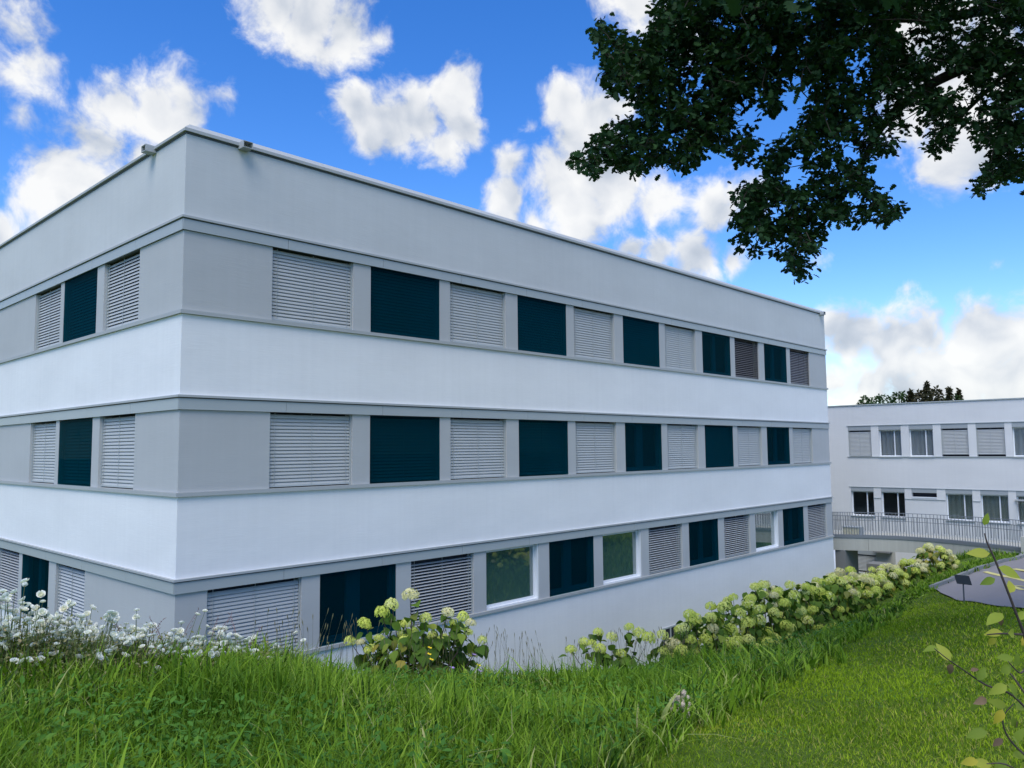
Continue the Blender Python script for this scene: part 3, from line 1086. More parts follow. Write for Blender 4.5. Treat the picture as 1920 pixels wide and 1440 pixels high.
# ------------------------------------------------------------------ grass
edge_px = [(1120, 1470), (1185, 1440), (1250, 1395), (1330, 1350), (1420, 1305), (1500, 1265), (1580, 1215), (1650, 1170), (1710, 1130), (1755, 1108)]
EDGE = np.array([hit(*q)[:2] for q in edge_px])
_e0 = EDGE[0] + (EDGE[0] - EDGE[2]) * 3
EDGE = np.vstack([_e0, EDGE])


def signed_edge(P):
    """Signed distance to the mown edge: positive on the lawn side (right of the line)."""
    best = np.full(len(P), 1e9)
    sg = np.zeros(len(P))
    for a, b in zip(EDGE[:-1], EDGE[1:]):
        d = b - a
        t = np.clip(((P - a) @ d) / (d @ d), 0, 1)
        q = P - (a + t[:, None] * d)
        dist = np.hypot(q[:, 0], q[:, 1])
        cr = d[0] * q[:, 1] - d[1] * q[:, 0]
        s = -np.sign(cr)
        m = dist < best
        best[m] = dist[m]
        sg[m] = s[m]
    return best * sg


def in_poly(P, poly):
    x, y = P[:, 0], P[:, 1]
    ins = np.zeros(len(P), bool)
    j = len(poly) - 1
    for i in range(len(poly)):
        xi, yi = poly[i]
        xj, yj = poly[j]
        c = ((yi > y) != (yj > y)) & (x < (xj - xi) * (y - yi) / (yj - yi + 1e-12) + xi)
        ins ^= c
        j = i
    return ins


def vnoise(x, y, s, seed):
    r = np.random.default_rng(seed)
    o = np.zeros_like(x)
    for k in range(5):
        a = r.uniform(0, 2 * math.pi)
        f = s * r.uniform(.6, 1.8)
        o += np.sin((x * math.cos(a) + y * math.sin(a)) * f + r.uniform(0, 6.3))
    return o / 5 * 1.4


def sample_ground(n, dmin, dmax, power, half=0.72):
    """Random points in a wedge around the view, density falling with distance."""
    u = rng.uniform(0, 1, n)
    e = 2 - power
    d = (dmin ** e + u * (dmax ** e - dmin ** e)) ** (1 / e) if abs(e) > 1e-6 else dmin * (dmax / dmin) ** u
    a = rng.uniform(-half, half, n)
    f0 = np.array([math.cos(YAW), math.sin(YAW)])
    r0 = np.array([math.sin(YAW), -math.cos(YAW)])
    return EYE[None, :2] + d[:, None] * f0 + (d * a)[:, None] * r0, d


def blades(P, h, w, lean, tint, seg, m, name):
    """Curved tapering grass blades as one mesh."""
    n = len(P)
    z = ground(P[:, 0], P[:, 1]) - .02
    ang = rng.uniform(0, 2 * math.pi, n)
    dx, dy = np.cos(ang), np.sin(ang)
    tw = ang + rng.normal(math.pi / 2, .35, n)
    wx, wy = np.cos(tw), np.sin(tw)
    V = np.zeros((n, 2 * seg + 1, 3))
    for k in range(seg + 1):
        t = k / seg
        out = lean * h * t ** 1.9
        up = h * (t - 0.28 * lean * t ** 2.4)
        cx, cy, cz = P[:, 0] + dx * out, P[:, 1] + dy * out, z + up
        ww = w * (1 - t) ** 0.55 * (0.75 + .5 * math.sin(math.pi * min(1, t * 1.2))) * .5
        if k < seg:
            V[:, 2 * k] = np.stack([cx - wx * ww, cy - wy * ww, cz], 1)
            V[:, 2 * k + 1] = np.stack([cx + wx * ww, cy + wy * ww, cz], 1)
        else:
            V[:, 2 * k] = np.stack([cx, cy, cz], 1)
    base = (np.arange(n) * (2 * seg + 1))[:, None]
    quads = np.concatenate([base + np.array([[2 * k, 2 * k + 1, 2 * k + 3, 2 * k + 2]]) for k in range(seg - 1)])
    tris = base + np.array([[2 * seg - 2, 2 * seg - 1, 2 * seg]])
    tt = np.concatenate([np.tile(tint, seg - 1), tint])
    me = fast_mesh(name, V.reshape(-1, 3), [quads, tris], tt, m)
    me.polygons.foreach_set('use_smooth', [True] * len(me.polygons))
    o = link(bpy.data.objects.new(name, me))
    tag(o, kind='stuff')
    return o


def bank_mask(P):
    return P[:, 1] < ROW_Y + .75


# tall meadow grass on the bank
P, d = sample_ground(330000, 3.2, 27, 1.75)
sd = signed_edge(P)
ok = bank_mask(P) & (sd < rng.normal(0.02, .10, len(P))) & ~in_poly(P, PARK)
# the hedge foot and the strip by the kerb
hedge = (P[:, 0] > 4.5) & (np.abs(P[:, 1] - ROW_Y - .1) < .45)
ok &= ~hedge | (rng.uniform(0, 1, len(P)) < .25)
P, d, sd = P[ok], d[ok], sd[ok]
if len(P) > 150000:
    P, d, sd = P[:150000], d[:150000], sd[:150000]
# blades gather in tussocks
cen = rng.integers(0, len(P), 9000)
ti = cen[rng.integers(0, 9000, len(P))]
pull = rng.uniform(0, 1, len(P)) < .62
near = np.hypot(*(P[ti] - EYE[None, :2]).T)
P = np.where(pull[:, None], P[ti] + rng.normal(0, .05, P.shape), P)
d = np.where(pull, near, d)
key = np.where(pull, (ti * 0.61803) % 1.0, rng.uniform(0, 1, len(P)))
clump = vnoise(P[:, 0], P[:, 1], 2.6, 3)
h = (0.225 + .085 * clump) * np.exp(rng.normal(0, .25, len(P))) * (.7 + .6 * key) * np.clip(.45 + (-sd) * .9, .45, 1.0)
h *= 1 - .5 * sstep(3.5, 6.5, P[:, 0]) * (1 - sstep(14, 18, P[:, 0]) * .5) * sstep(-11, -8.5, P[:, 1])
h *= 1 - .28 * sstep(-8.4, -7.4, P[:, 1]) * sstep(-2.0, -.5, P[:, 0])
h *= 1 + .25 * (1 - sstep(-2.2, -1.0, P[:, 0])) * sstep(-9.2, -8.2, P[:, 1])
h = np.clip(h, .06, .52)
w = (0.0085 + .006 * rng.uniform(0, 1, len(P)) ** 2) * (.75 + 1.2 * (((key * 3.77) % 1.0) > .6)) * np.clip(d / 7, .8, 2.6)
broad = (vnoise(P[:, 0], P[:, 1], 3.1, 9) > .25) & (rng.uniform(0, 1, len(P)) < .30)
w[broad] *= 2.1
lean = np.abs(rng.normal(.55, .36, len(P)))
tint = np.clip(.36 + .26 * vnoise(P[:, 0], P[:, 1], 1.9, 5) + .34 * (((key * 7.31) % 1.0) - .5) + rng.normal(0, .14, len(P)), 0.01, .985)
tint[rng.uniform(0, 1, len(P)) < .025] = .995
blades(P, h, w, lean, tint, 4, 'grass', 'meadow_grass')['label'] = 'tall uncut meadow grass on the bank before the long building'

# rough grass on the slope down to the building
n = 26000
P = np.stack([rng.uniform(-6, 31, n), rng.uniform(ROW_Y + .6, -3.2, n)], 1)
blades(P, rng.uniform(.15, .4, n), rng.uniform(.02, .04, n), np.abs(rng.normal(.5, .3, n)), rng.uniform(.1, .9, n), 2, 'grass', 'slope_grass')['label'] = 'rough grass on the slope between bank and long building'

# mown lawn
P, d = sample_ground(720000, 3.2, 24, 1.6)
sd = signed_edge(P)
ok = bank_mask(P) & (sd > rng.normal(-.05, .10, len(P))) & ~in_poly(P, PARK)
P, d, sd = P[ok], d[ok], sd[ok]
P, d = P[:270000], d[:270000]
# thinner cover on the lawn to the right of the view
f0_, r0_ = np.array([math.cos(YAW), math.sin(YAW)]), np.array([math.sin(YAW), -math.cos(YAW)])
dd = rng.uniform(2.5, 22, 90000)
aa = rng.uniform(.70, 1.7, 90000)
Px = EYE[None, :2] + dd[:, None] * f0_ + (dd * aa)[:, None] * r0_
kx = bank_mask(Px) & ~in_poly(Px, PARK) & (Px[:, 1] > -24)
P, d = np.vstack([P, Px[kx]]), np.concatenate([d, dd[kx] * 1.6])
h = np.clip((.046 + .008 * vnoise(P[:, 0], P[:, 1], 2.2, 21)) * np.exp(rng.normal(0, .3, len(P))), .02, .13)
w = (.005 + .0035 * rng.uniform(0, 1, len(P))) * np.clip(d / 6, .8, 2.4)
lean = np.abs(rng.normal(.6, .3, len(P)))
tint = np.clip(.42 + .34 * vnoise(P[:, 0], P[:, 1], .8, 31) + .12 * vnoise(P[:, 0], P[:, 1], 3.0, 33) + rng.normal(0, .16, len(P)), .01, .96)
tint[rng.uniform(0, 1, len(P)) < .04] = .99
bare = ((P[:, 0] - hit(1590, 1275)[0]) ** 2 + (P[:, 1] - hit(1590, 1275)[1]) ** 2) < 1.1
tint[bare & (rng.uniform(0, 1, len(P)) < .6)] = .99
blades(P, h, w, lean, tint, 2, 'lawn_grass', 'lawn_grass')['label'] = 'short mown lawn grass sloping down to the car park'


# broad-leaved weeds among the grass
def leaf_fan(length, width, fold, droop, n=4):
    """Ovate leaf along +x, folded along its midrib: returns verts, faces."""
    v, f = [], []
    for k in range(n + 1):
        t = k / n
        x = length * t * (1 - .12 * droop * t)
        z = -droop * length * .5 * t * t
        ww = width * .5 * math.sin(math.pi * min(1, t ** .75)) if 0 < k < n else 0.0
        v += [(x, 0, z), (x, ww, z + fold * ww), (x, -ww, z + fold * ww)]
    for k in range(n):
        a, b = 3 * k, 3 * k + 3
        if k == 0:
            f += [(a, b + 1, b), (a, b, b + 2)][::1]
            f[-2] = (a, b, b + 1)
            f[-1] = (a, b + 2, b)
        elif k == n - 1:
            f += [(a, b, a + 1), (a, a + 2, b)]
        else:
            f += [(a, b, b + 1, a + 1), (a, a + 2, b + 2, b)]
    return np.array(v), f


def scatter_leaves(pts, lens, yaws, pitches, rolls, tints, base, m, name, smooth=True):
    """Many copies of one leaf as a single mesh."""
    bv, bf = base
    tri = np.array([(f[0], f[i], f[i + 1]) for f in bf for i in range(1, len(f) - 1)])
    n = len(pts)
    cy, sy, cp, sp, cr, sr = np.cos(yaws), np.sin(yaws), np.cos(pitches), np.sin(pitches), np.cos(rolls), np.sin(rolls)
    v = bv[None] * np.asarray(lens)[:, None, None]
    x, y, z = v[..., 0], v[..., 1], v[..., 2]
    y, z = y * cr[:, None] - z * sr[:, None], y * sr[:, None] + z * cr[:, None]
    x, z = x * cp[:, None] - z * sp[:, None], x * sp[:, None] + z * cp[:, None]
    x, y = x * cy[:, None] - y * sy[:, None], x * sy[:, None] + y * cy[:, None]
    V = np.stack([x, y, z], -1) + np.asarray(pts)[:, None]
    F = (tri[None] + (np.arange(n) * len(bv))[:, None, None]).reshape(-1, 3)
    me = fast_mesh(name, V.reshape(-1, 3), [F], np.repeat(tints, len(tri)), m)
    if smooth: me.polygons.foreach_set('use_smooth', [True] * len(me.polygons))
    return me


P, d = sample_ground(34000, 3.2, 16, 1.6)
sd = signed_edge(P)
nz = vnoise(P[:, 0], P[:, 1], 2.3, 44)
ok = bank_mask(P) & ~in_poly(P, PARK) & (((sd < -.05) & (nz > -.25)) | ((sd >= -.05) & (nz > .35) & (rng.uniform(0, 1, len(P)) < .4)))
P, sd = P[ok][:11000], sd[ok][:11000]
n = len(P)
hh = np.where(sd < 0, rng.uniform(.05, .24, n), .03)
me = scatter_leaves(np.c_[P, ground(P[:, 0], P[:, 1]) + hh], np.where(sd < 0, rng.uniform(.035, .085, n), rng.uniform(.02, .04, n)), rng.uniform(0, 6.28, n), rng.normal(.45, .35, n), rng.normal(0, .4, n),
                    np.clip(.5 + .3 * vnoise(P[:, 0], P[:, 1], 1.3, 8) + rng.normal(0, .15, n), .01, .98), leaf_fan(1, .38, .3, .5), 'weed_leaf', 'meadow_weeds')
tag(link(bpy.data.objects.new('meadow_weeds', me)), 'broad leaved weeds scattered through the meadow grass', None, None, 'stuff')

# taller seed heads along the crest
n = 260
cx = rng.uniform(-2.2, 5.5, n)
cy = rng.normal(ROW_Y - .15, .35, n)
stems = MB()
for x, y in zip(cx, cy):
    z = gz(x, y)
    hgt = random.uniform(.35, .72)
    a = random.uniform(0, 6.3)
    l = random.uniform(0, .2)
    p = [(x, y, z), (x + math.cos(a) * l * .4, y + math.sin(a) * l * .4, z + hgt * .6), (x + math.cos(a) * l, y + math.sin(a) * l, z + hgt)]
    stems.tube(p, [.0022, .0018, .0012], 3, False)
    e = np.array(p[2])
    stems.tube([e - (0, 0, .01), e + (math.cos(a) * .01, math.sin(a) * .01, .03), e + (math.cos(a) * .015, math.sin(a) * .015, .055)], [.002, .006, .001], 4, False)
o = stems.build('seed_heads', mat('seed_stalk', (.14, .13, .06), .8), None, False, False)
tag(o, 'thin grass seed stalks rising along the crest of the bank', None, None, 'stuff')

# ------------------------------------------------------------------ hydrangeas
LEAF_MB = []
for k in range(3):
    v, f = leaf_fan(.15, .105, .18 + .08 * k, .35 + .2 * k, 5)
    mb = MB().add(v, f, .0)
    LEAF_MB.append(mb)
HLEAF = [mb.mesh('leaf', 'hyd_leaf', True, False) for mb in LEAF_MB]
HLEAF_Y = [mb.mesh('leaf', 'hyd_leaf_yellow', True, False) for mb in LEAF_MB]


def flower_head(seed, m, flat=.82):
    """Mop head of four-petalled florets on a dome, radius 1."""
    r = random.Random(seed)
    mb = MB()
    n = 74
    for i in range(n):
        zz = 1 - 1.55 * (i + .5) / n
        a = i * 2.39996 + r.uniform(-.2, .2)
        s = math.sqrt(max(0, 1 - zz * zz))
        bump_ = 1 + r.uniform(-.13, .10) + .08 * math.sin(3 * a + seed)
        c = Vector((s * math.cos(a), s * math.sin(a), zz * flat)) * bump_
        nrm = (c + Vector((r.uniform(-.35, .35), r.uniform(-.35, .35), r.uniform(-.2, .35)))).normalized()
        t1 = nrm.orthogonal().normalized()
        t1 = Matrix.Rotation(r.uniform(0, 6.3), 3, nrm) @ t1
        t2 = nrm.cross(t1)
        sz = r.uniform(.20, .27)
        tn = r.uniform(0, .99)
        for q in range(4):
            ax = t1 * math.cos(q * math.pi / 2) + t2 * math.sin(q * math.pi / 2)
            bx_ = nrm.cross(ax)
            mb.add([c, c + ax * sz * .6 + bx_ * sz * .42 + nrm * .05, c + ax * sz + nrm * .0, c + ax * sz * .6 - bx_ * sz * .42 + nrm * .05], [(0, 1, 2, 3)], tn * .25 + .001)
    # dark core so that gaps between florets read deep
    for i in range(6):
        pass
    return mb.mesh('flower_head', m, False, False)


HEADS = [flower_head(s, 'hyd_flower') for s in range(4)]
HEADS_DRY = [flower_head(s + 20, 'hyd_flower_dry', .78) for s in range(3)]
HEIGHTS = {}


def hydrangea(label, base, heads, leaves, group='hydrangea bushes along the bank', dry=0.1, yellow=0.08, leaf_scale=1.0, shell=None):
    """base (x,y); heads: list of (point, radius); leaves: number of leaf objects filling the bush."""
    zb = gz(*base)
    root = empty('hydrangea_bush', (base[0], base[1], zb), label, 'shrub', group)
    B = np.array([base[0], base[1], zb])
    stems = MB()
    for p, r in heads:
        q = np.array(p) - B
        me = random.choice(HEADS_DRY if random.random() < dry else HEADS)
        inst('flower_head', me, root, q, (random.uniform(-.35, .35), random.uniform(-.35, .35), random.uniform(0, 6.3)), r * random.uniform(.93, 1.05))
        foot = np.array([q[0] * .30 + random.uniform(-.08, .08), q[1] * .30 + random.uniform(-.08, .08), 0])
        mid = foot * .35 + q * .65 + np.array([0, 0, -.08])
        stems.tube([foot, mid, q], [.007, .006, .004], 5, False)
    stems.build('stems', 'stem_brown', root, True, False)
    hs = np.array([np.array(p) - B for p, r in heads])
    for k in range(leaves):
        i = random.randrange(len(hs))
        q = hs[i]
        t = random.uniform(.12, .96) if k > len(hs) * 2 else random.uniform(.80, .97)
        foot = np.array([q[0] * .3, q[1] * .3, 0])
        c = foot + (q - foot) * t + np.array([random.gauss(0, .055), random.gauss(0, .055), random.uniform(-.08, .03)])
        c[2] = max(c[2], .04)
        me = random.choice(HLEAF_Y if random.random() < yellow else HLEAF)
        inst('leaf', me, root, c, (random.gauss(0, .5), random.gauss(.35, .45), random.uniform(0, 6.3)), leaf_scale * random.uniform(.65, 1.15))
    if shell:
        n_, wd, hg = shell
        for k in range(n_):
            a = random.uniform(0, 6.283)
            e = random.uniform(-.05, .95)
            ce = math.cos(math.asin(e))
            kk = random.uniform(.78, 1.02)
            c = (math.cos(a) * ce * wd / 2 * kk, math.sin(a) * ce * wd / 2 * kk * .9, max(.05, .08 + e * hg * .86 * kk))
            me = random.choice(HLEAF_Y if random.random() < yellow else HLEAF)
            inst('leaf', me, root, c, (random.gauss(0, .35), random.gauss(.65, .3), a + random.gauss(0, .5)), leaf_scale * random.uniform(.75, 1.2))
    return root


def px_heads(L, d0, jit, sc=1.0):
    out = []
    for x, y, r in L:
        d = d0 + random.uniform(-jit, jit)
        out.append((at(x, y, d), r * sc * d / FPX))
    return out


Z8 = [(825, 230, 100), (605, 345, 85), (480, 440, 85), (280, 575, 80), (100, 780, 65), (770, 570, 65), (1010, 510, 75), (1280, 440, 80), (1460, 490, 75), (1550, 565, 60), (1430, 610, 60),
      (1520, 680, 55), (1690, 770, 55), (870, 660, 50), (735, 700, 65), (850, 730, 55), (760, 780, 80), (1085, 710, 60), (1235, 770, 80), (455, 760, 65), (330, 880, 65), (450, 850, 75),
      (500, 930, 65), (400, 990, 60), (1580, 930, 70), (230, 800, 50), (1340, 560, 50)]
c1 = at(775, 1270, 9.6)
hydrangea('loose hydrangea bush with big lime green heads, nearest to the corner, standing alone', (c1[0], c1[1]),
          px_heads([(640 + .15625 * x, 1080 + .15625 * y, r * .15625) for x, y, r in Z8], 9.6, .3), 230, dry=.18, leaf_scale=1.2, shell=(210, 1.35, .80))
Z3 = [(1430, 290, 25), (1500, 315, 30), (1360, 340, 27), (1290, 380, 30), (1440, 375, 34), (1590, 265, 27), (1640, 295, 34), (1690, 320, 37), (1400, 350, 22), (1550, 400, 26)]
c2 = at(1150, 1262, 12.2)
hydrangea('short hydrangea bush barely showing over the grass left of the hedge', (c2[0], c2[1]),
          px_heads([(600 + .3646 * x, 1080 + .3646 * y, r * .3646) for x, y, r in Z3], 12.2, .25), 70, dry=.15, leaf_scale=1.15, shell=(60, 1.0, .5))
Z3b = [(1760, 305, 30), (1870, 270, 30), (1820, 350, 40), (1860, 385, 36), (1810, 415, 22), (1870, 445, 28), (1770, 385, 28), (1905, 330, 30), (1900, 200, 32)]
c3 = at(1262, 1262, 13.4)
hydrangea('low hydrangea bush in front of the little cellar window', (c3[0], c3[1]),
          px_heads([(600 + .3646 * x, 1080 + .3646 * y, r * .3646) for x, y, r in Z3b], 13.4, .25), 70, dry=.08, leaf_scale=1.15, shell=(60, 1.0, .55))


def row_depth(px):
    t = (px - 960) / FPX
    return (ROW_Y - EYE[1]) / (CF[1] + CR[1] * t)


def dome_heads(px, top, base, width, n, seed, hr=.108):
    """Heads over the camera-side and top of a bush whose outline runs from base to top in the picture."""
    r = random.Random(seed)
    d = row_depth(px)
    b = at(px, base, d)
    height = (base - top) / FPX * d
    out = []
    tries = 0
    f0 = np.array([math.cos(YAW), math.sin(YAW), 0])
    r0 = np.array([math.sin(YAW), -math.cos(YAW), 0])
    while len(out) < n and tries < 4000:
        tries += 1
        a, e = r.uniform(0, 6.283), math.asin(r.uniform(-.05, 1.0))
        v = np.array([math.cos(a) * math.cos(e), math.sin(a) * math.cos(e), math.sin(e)])
        if v[1] > .3 and r.random() < .6: continue
        k = r.uniform(.84, 1.06)
        p = b + r0 * v[0] * width / 2 * k - f0 * (-v[1]) * -1 * width / 2 * k * .9 + np.array([0, 0, .18 + max(0, height - .18) * (0.12 + .85 * v[2]) * k])
        rad = hr * r.uniform(.8, 1.2)
        if all(np.linalg.norm(p - q) > (rad + s) * .82 for q, s in out):
            out.append((p, rad))
    return (b[0], b[1]), out


HROW = [(1322, 1150, 1262, 1.25, 26, 'hydrangea bush with a rounded slope at the near end of the hedge', .1),
        (1385, 1112, 1240, 1.35, 30, 'second hydrangea bush of the hedge, dense with lime heads', .05),
        (1450, 1088, 1222, 1.35, 32, 'third hydrangea bush, the tallest dome in the middle of the hedge', .05),
        (1508, 1086, 1196, 1.3, 30, 'fourth hydrangea bush of the hedge, dark leaves low down', .05),
        (1556, 1080, 1170, 1.3, 28, 'fifth hydrangea bush of the hedge below the far building corner', .05),
        (1592, 1072, 1142, 1.3, 26, 'hydrangea bush with creamy heads in front of the white downpipe', .12),
        (1632, 1078, 1120, 1.1, 18, 'pale hydrangea bush below the storage shutter, yellow leaves beneath', .4),
        (1664, 1062, 1108, 1.0, 16, 'hydrangea bush with cream heads in front of the light well', .4),
        (1704, 1052, 1092, .9, 12, 'thin hydrangea bush with yellowing leaves before the white wall', .5),
        (1752, 1024, 1074, 1.25, 26, 'last hydrangea bush of the row, cream and yellow, by the bridge', .6)]
for i, (px, top, base, wd, n, lab, yl) in enumerate(HROW):
    b, hd = dome_heads(px, top, base, wd, n, 100 + i)
    hydrangea(lab, b, hd, 90 if i < 5 else 70, dry=.12 if i < 5 else .55, yellow=yl, leaf_scale=1.2, shell=(190 if i < 5 else 120, wd * .98, (base - top) / FPX * row_depth(px)))

for x, y, lab in ((15.0, -5.75, 'left hydrangea bush on the slope behind the hedge, seen mirrored in a window'), (16.7, -5.6, 'right hydrangea bush on the slope behind the hedge, seen mirrored in a window')):
    zb = gz(x, y)
    r_ = random.Random(int(x * 10))
    hd = []
    for k in range(30):
        a, e = r_.uniform(0, 6.283), r_.uniform(.1, 1)
        ce = math.sqrt(1 - e * e)
        hd.append((np.array([x + .75 * ce * math.cos(a), y + .6 * ce * math.sin(a), zb + .15 + .75 * e]), r_.uniform(.08, .115)))
    hydrangea(lab, (x, y), hd, 60, shell=(100, 1.3, .8), leaf_scale=1.2)

# ------------------------------------------------------------------ white roses
def rose_mesh(seed):
    r = random.Random(seed)
    mb = MB()
    for ringi, (n, rad, tilt, h0) in enumerate(((6, .95, .55, 0), (6, .78, .95, .05), (5, .52, 1.25, .12), (3, .3, 1.4, .2))):
        for k in range(n):
            a = 2 * math.pi * k / n + ringi * .5 + r.uniform(-.15, .15)
            ca, sa = math.cos(a), math.sin(a)
            w = rad * .95
            v = []
            for t, ww in ((.08, .25), (.6, 1.0), (1.0, .75)):
                rr = rad * t * math.cos(tilt * t)
                zz = h0 + rad * t * math.sin(tilt * t) + r.uniform(-.05, .05)
                for s in (-1, 1):
                    v.append((rr * ca - s * w * ww * .5 * sa, rr * sa + s * w * ww * .5 * ca, zz))
            mb.add(v, [(0, 1, 3, 2), (2, 3, 5, 4)], r.uniform(.001, .2))
    return mb.mesh('flower', 'rose_white', True, False)


ROSES = [rose_mesh(s) for s in range(4)]
RLEAF = leaf_fan(1, .55, .2, .3, 3)


def rose_top(px):
    return np.interp(px, [-60, 0, 60, 120, 200, 300, 400, 480, 560, 640], [1128, 1135, 1150, 1163, 1182, 1192, 1204, 1196, 1222, 1230])


rose_labels = ['white rose bush at the left edge of the picture, tallest of the bed', 'white rose bush before the open dark blind at the far left',
               'dense white rose bush below the dark glass panel of the left front', 'white rose bush below the left front\'s lowest closed blind',
               'white rose bush with thin reddish shoots before the corner', 'white rose bush just left of the building corner',
               'white rose bush right under the building corner', 'white rose bush with big blooms below the corner blind',
               'last low white rose bush of the bed, right end of the bed']
for i in range(9):
    px = -10 + i * 66
    d = row_depth(px) * random.uniform(.96, 1.03)
    top = rose_top(px)
    p = at(px, 1300, d)
    zb = gz(p[0], p[1])
    root = empty('rose_bush', (p[0], p[1], zb), rose_labels[i], 'shrub', 'white rose bushes in the bed')
    hgt = max(.28, EYE[2] - (top - 842) / FPX * d - zb)
    nfl = [80, 84, 78, 70, 66, 60, 58, 50, 16][i]
    stems = MB()
    hh = []
    f0 = np.array([math.cos(YAW), math.sin(YAW), 0]); r0 = np.array([math.sin(YAW), -math.cos(YAW), 0])
    while len(hh) < nfl:
        c = r0 * random.gauss(0, .20) + f0 * random.uniform(-.32, .3)
        z = hgt * random.choice([random.uniform(.5, .95), random.uniform(.25, .8), random.uniform(.75, 1.0), random.uniform(.8, 1.0), random.uniform(.9, 1.3)])
        for q in range(random.choice([1, 1, 2, 3])):
            hh.append(np.array([c[0] + random.gauss(0, .03), c[1] + random.gauss(0, .03), z + random.gauss(0, .02)]))
    for q in hh:
        s = random.uniform(.027, .044)
        tow = -f0 * .6
        inst('flower', random.choice(ROSES), root, q, (random.gauss(.5 * tow[1] * -1, .4), random.gauss(.5 * tow[0], .4), random.uniform(0, 6.3)), s)
        stems.tube([(q[0] * .5, q[1] * .5, 0), (q[0] * .85, q[1] * .85, q[2] * .6), q], [.004, .003, .002], 4, False)
    stems.build('stems', 'stem_green', root, False, False)
    n = 2000 if i < 8 else 500
    th = rng.uniform(0, 1, n)
    pts = np.stack([rng.normal(0, .24, n) * r0[0] + rng.uniform(-.36, .34, n) * f0[0], rng.normal(0, .24, n) * r0[1] + rng.uniform(-.36, .34, n) * f0[1], hgt * th ** .9 * rng.uniform(.45, .95, n)], 1)
    me = scatter_leaves(pts, rng.uniform(.018, .045, n), rng.uniform(0, 6.28, n), rng.normal(.2, .5, n), rng.normal(0, .5, n), rng.uniform(.01, .98, n), RLEAF, 'rose_leaf', 'foliage')
    fo = link(bpy.data.objects.new('foliage', me), root)
    fo['kind'] = 'stuff'
    if i in (4, 6, 7, 5):
        sh = MB()
        for k in range(3 if i == 4 else 2):
            a = random.uniform(0, 6.3)
            e = np.array([.22 * math.cos(a), .22 * math.sin(a), hgt + random.uniform(.12, .24)])
            sh.tube([(0, 0, hgt * .4), e * .6 + (0, 0, .12), e], [.003, .0025, .0012], 4, False)
            for t in np.linspace(.55, 1, 9):
                c = np.array([0, 0, hgt * .4]) * (1 - t) + e * t
                sh.tube([c, c + np.array([random.uniform(-.03, .03), random.uniform(-.03, .03), random.uniform(.0, .03)])], [.004, .001], 3, False)
        sh.build('shoot', 'stem_red', root, False, False)

# ------------------------------------------------------------------ small wild flowers
def wildflower(px, py, d, col, label, cat_group, size, name):
    top = at(px, py, d)
    zb = gz(top[0], top[1])
    root = empty(name, (top[0], top[1], zb), label, 'flower', cat_group)
    h = max(.08, top[2] - zb)
    MB().tube([(0.02, .01, 0), (.01, 0, h * .6), (0, 0, h)], [.003, .0025, .002], 5, False).build('stem', 'stem_green', root)
    mb = MB()
    npet = 5 if col == 'yellow_petal' else 16
    for k in range(npet):
        a = 2 * math.pi * k / npet
        r1, w, z1 = size, size * (.75 if npet == 5 else .3), size * (.45 if npet == 5 else random.uniform(.1, .8))
        ca, sa = math.cos(a), math.sin(a)
        mb.add([(0, 0, 0), (r1 * .6 * ca - w * .5 * sa, r1 * .6 * sa + w * .5 * ca, z1 * .8), (r1 * ca, r1 * sa, z1), (r1 * .6 * ca + w * .5 * sa, r1 * .6 * sa - w * .5 * ca, z1 * .8)], [(0, 1, 2, 3)])
    o = mb.build('petals', col, root, True, False)
    o.location = (0, 0, h)
    o.rotation_euler = (.3, .2, 0)
    MB().tube([(0, 0, h - .008), (0, 0, h + .006)], [size * .3, size * .22], 6).build('flower_centre', 'stem_green', root)
    return root


for px, py, d, lab in [(349, 1365, 5.9, 'single yellow buttercup low in the left meadow'), (1034, 1283, 9.0, 'yellow buttercup in the middle of the meadow'), (1053, 1329, 7.4, 'lowest yellow buttercup near the lawn edge'),
                       (805, 1216, 9.0, 'upper yellow buttercup before the lone hydrangea'), (804, 1228, 8.9, 'middle yellow buttercup before the lone hydrangea'), (808, 1238, 8.8, 'lower yellow buttercup before the lone hydrangea'),
                       (897, 1249, 9.2, 'yellow buttercup right of the lone hydrangea')]:
    wildflower(px, py, d, 'yellow_petal', lab, 'yellow buttercups in the meadow', .028 if py > 1300 else .032, 'buttercup')
for px, py, d, lab in [(847, 1254, 9.0, 'left purple scabious flower in the meadow'), (899, 1260, 9.0, 'lower purple scabious flower in the meadow'), (888, 1229, 9.2, 'purple scabious flower beside a hydrangea head')]:
    wildflower(px, py, d, 'purple_petal', lab, 'purple scabious flowers', .034, 'scabious_flower')
# withered blossom lying at the lawn edge
c = hit(1278, 1362)
dead = empty('withered_blossom', (c[0], c[1], gz(c[0], c[1])), 'withered pinkish flower spike leaning at the lawn edge', 'flower')
MB().tube([(.05, .02, 0), (.02, .01, .16), (0, 0, .34)], [.006, .005, .003], 5).build('stem', 'stem_brown', dead)
for k in range(34):
    t = random.uniform(.12, 1)
    q = (random.gauss(0, .030) + .05 * (1 - t), random.gauss(0, .030), .02 + t * .26)
    inst('dried_floret', bpy.data.meshes.get('dried_floret') or flower_head(77, 'pink_dry').copy(), dead, q, (random.uniform(0, 3), random.uniform(0, 3), 0), random.uniform(.014, .024))

# plant label on a stake
c = hit(1808, 1131)
zs = gz(c[0], c[1])
sign = empty('plant_sign', (c[0], c[1], zs), 'small black plaque on a thin stake at the lawn edge', 'sign')
d = np.linalg.norm(c - EYE)
hgt = (1131 - 1100) / FPX * d
MB().tube([(0, 0, -.1), (0, 0, hgt)], .014, 8).build('stake', 'metal_dark', sign)
mb = MB().box((-.15, -.008, -.10), (.15, .008, .10))
pl = mb.build('plaque', 'sign_black', sign)
pl.location = (0, 0, hgt + .07)
pl.rotation_euler = (R_(-38), R_(7), YAW - math.pi / 2)

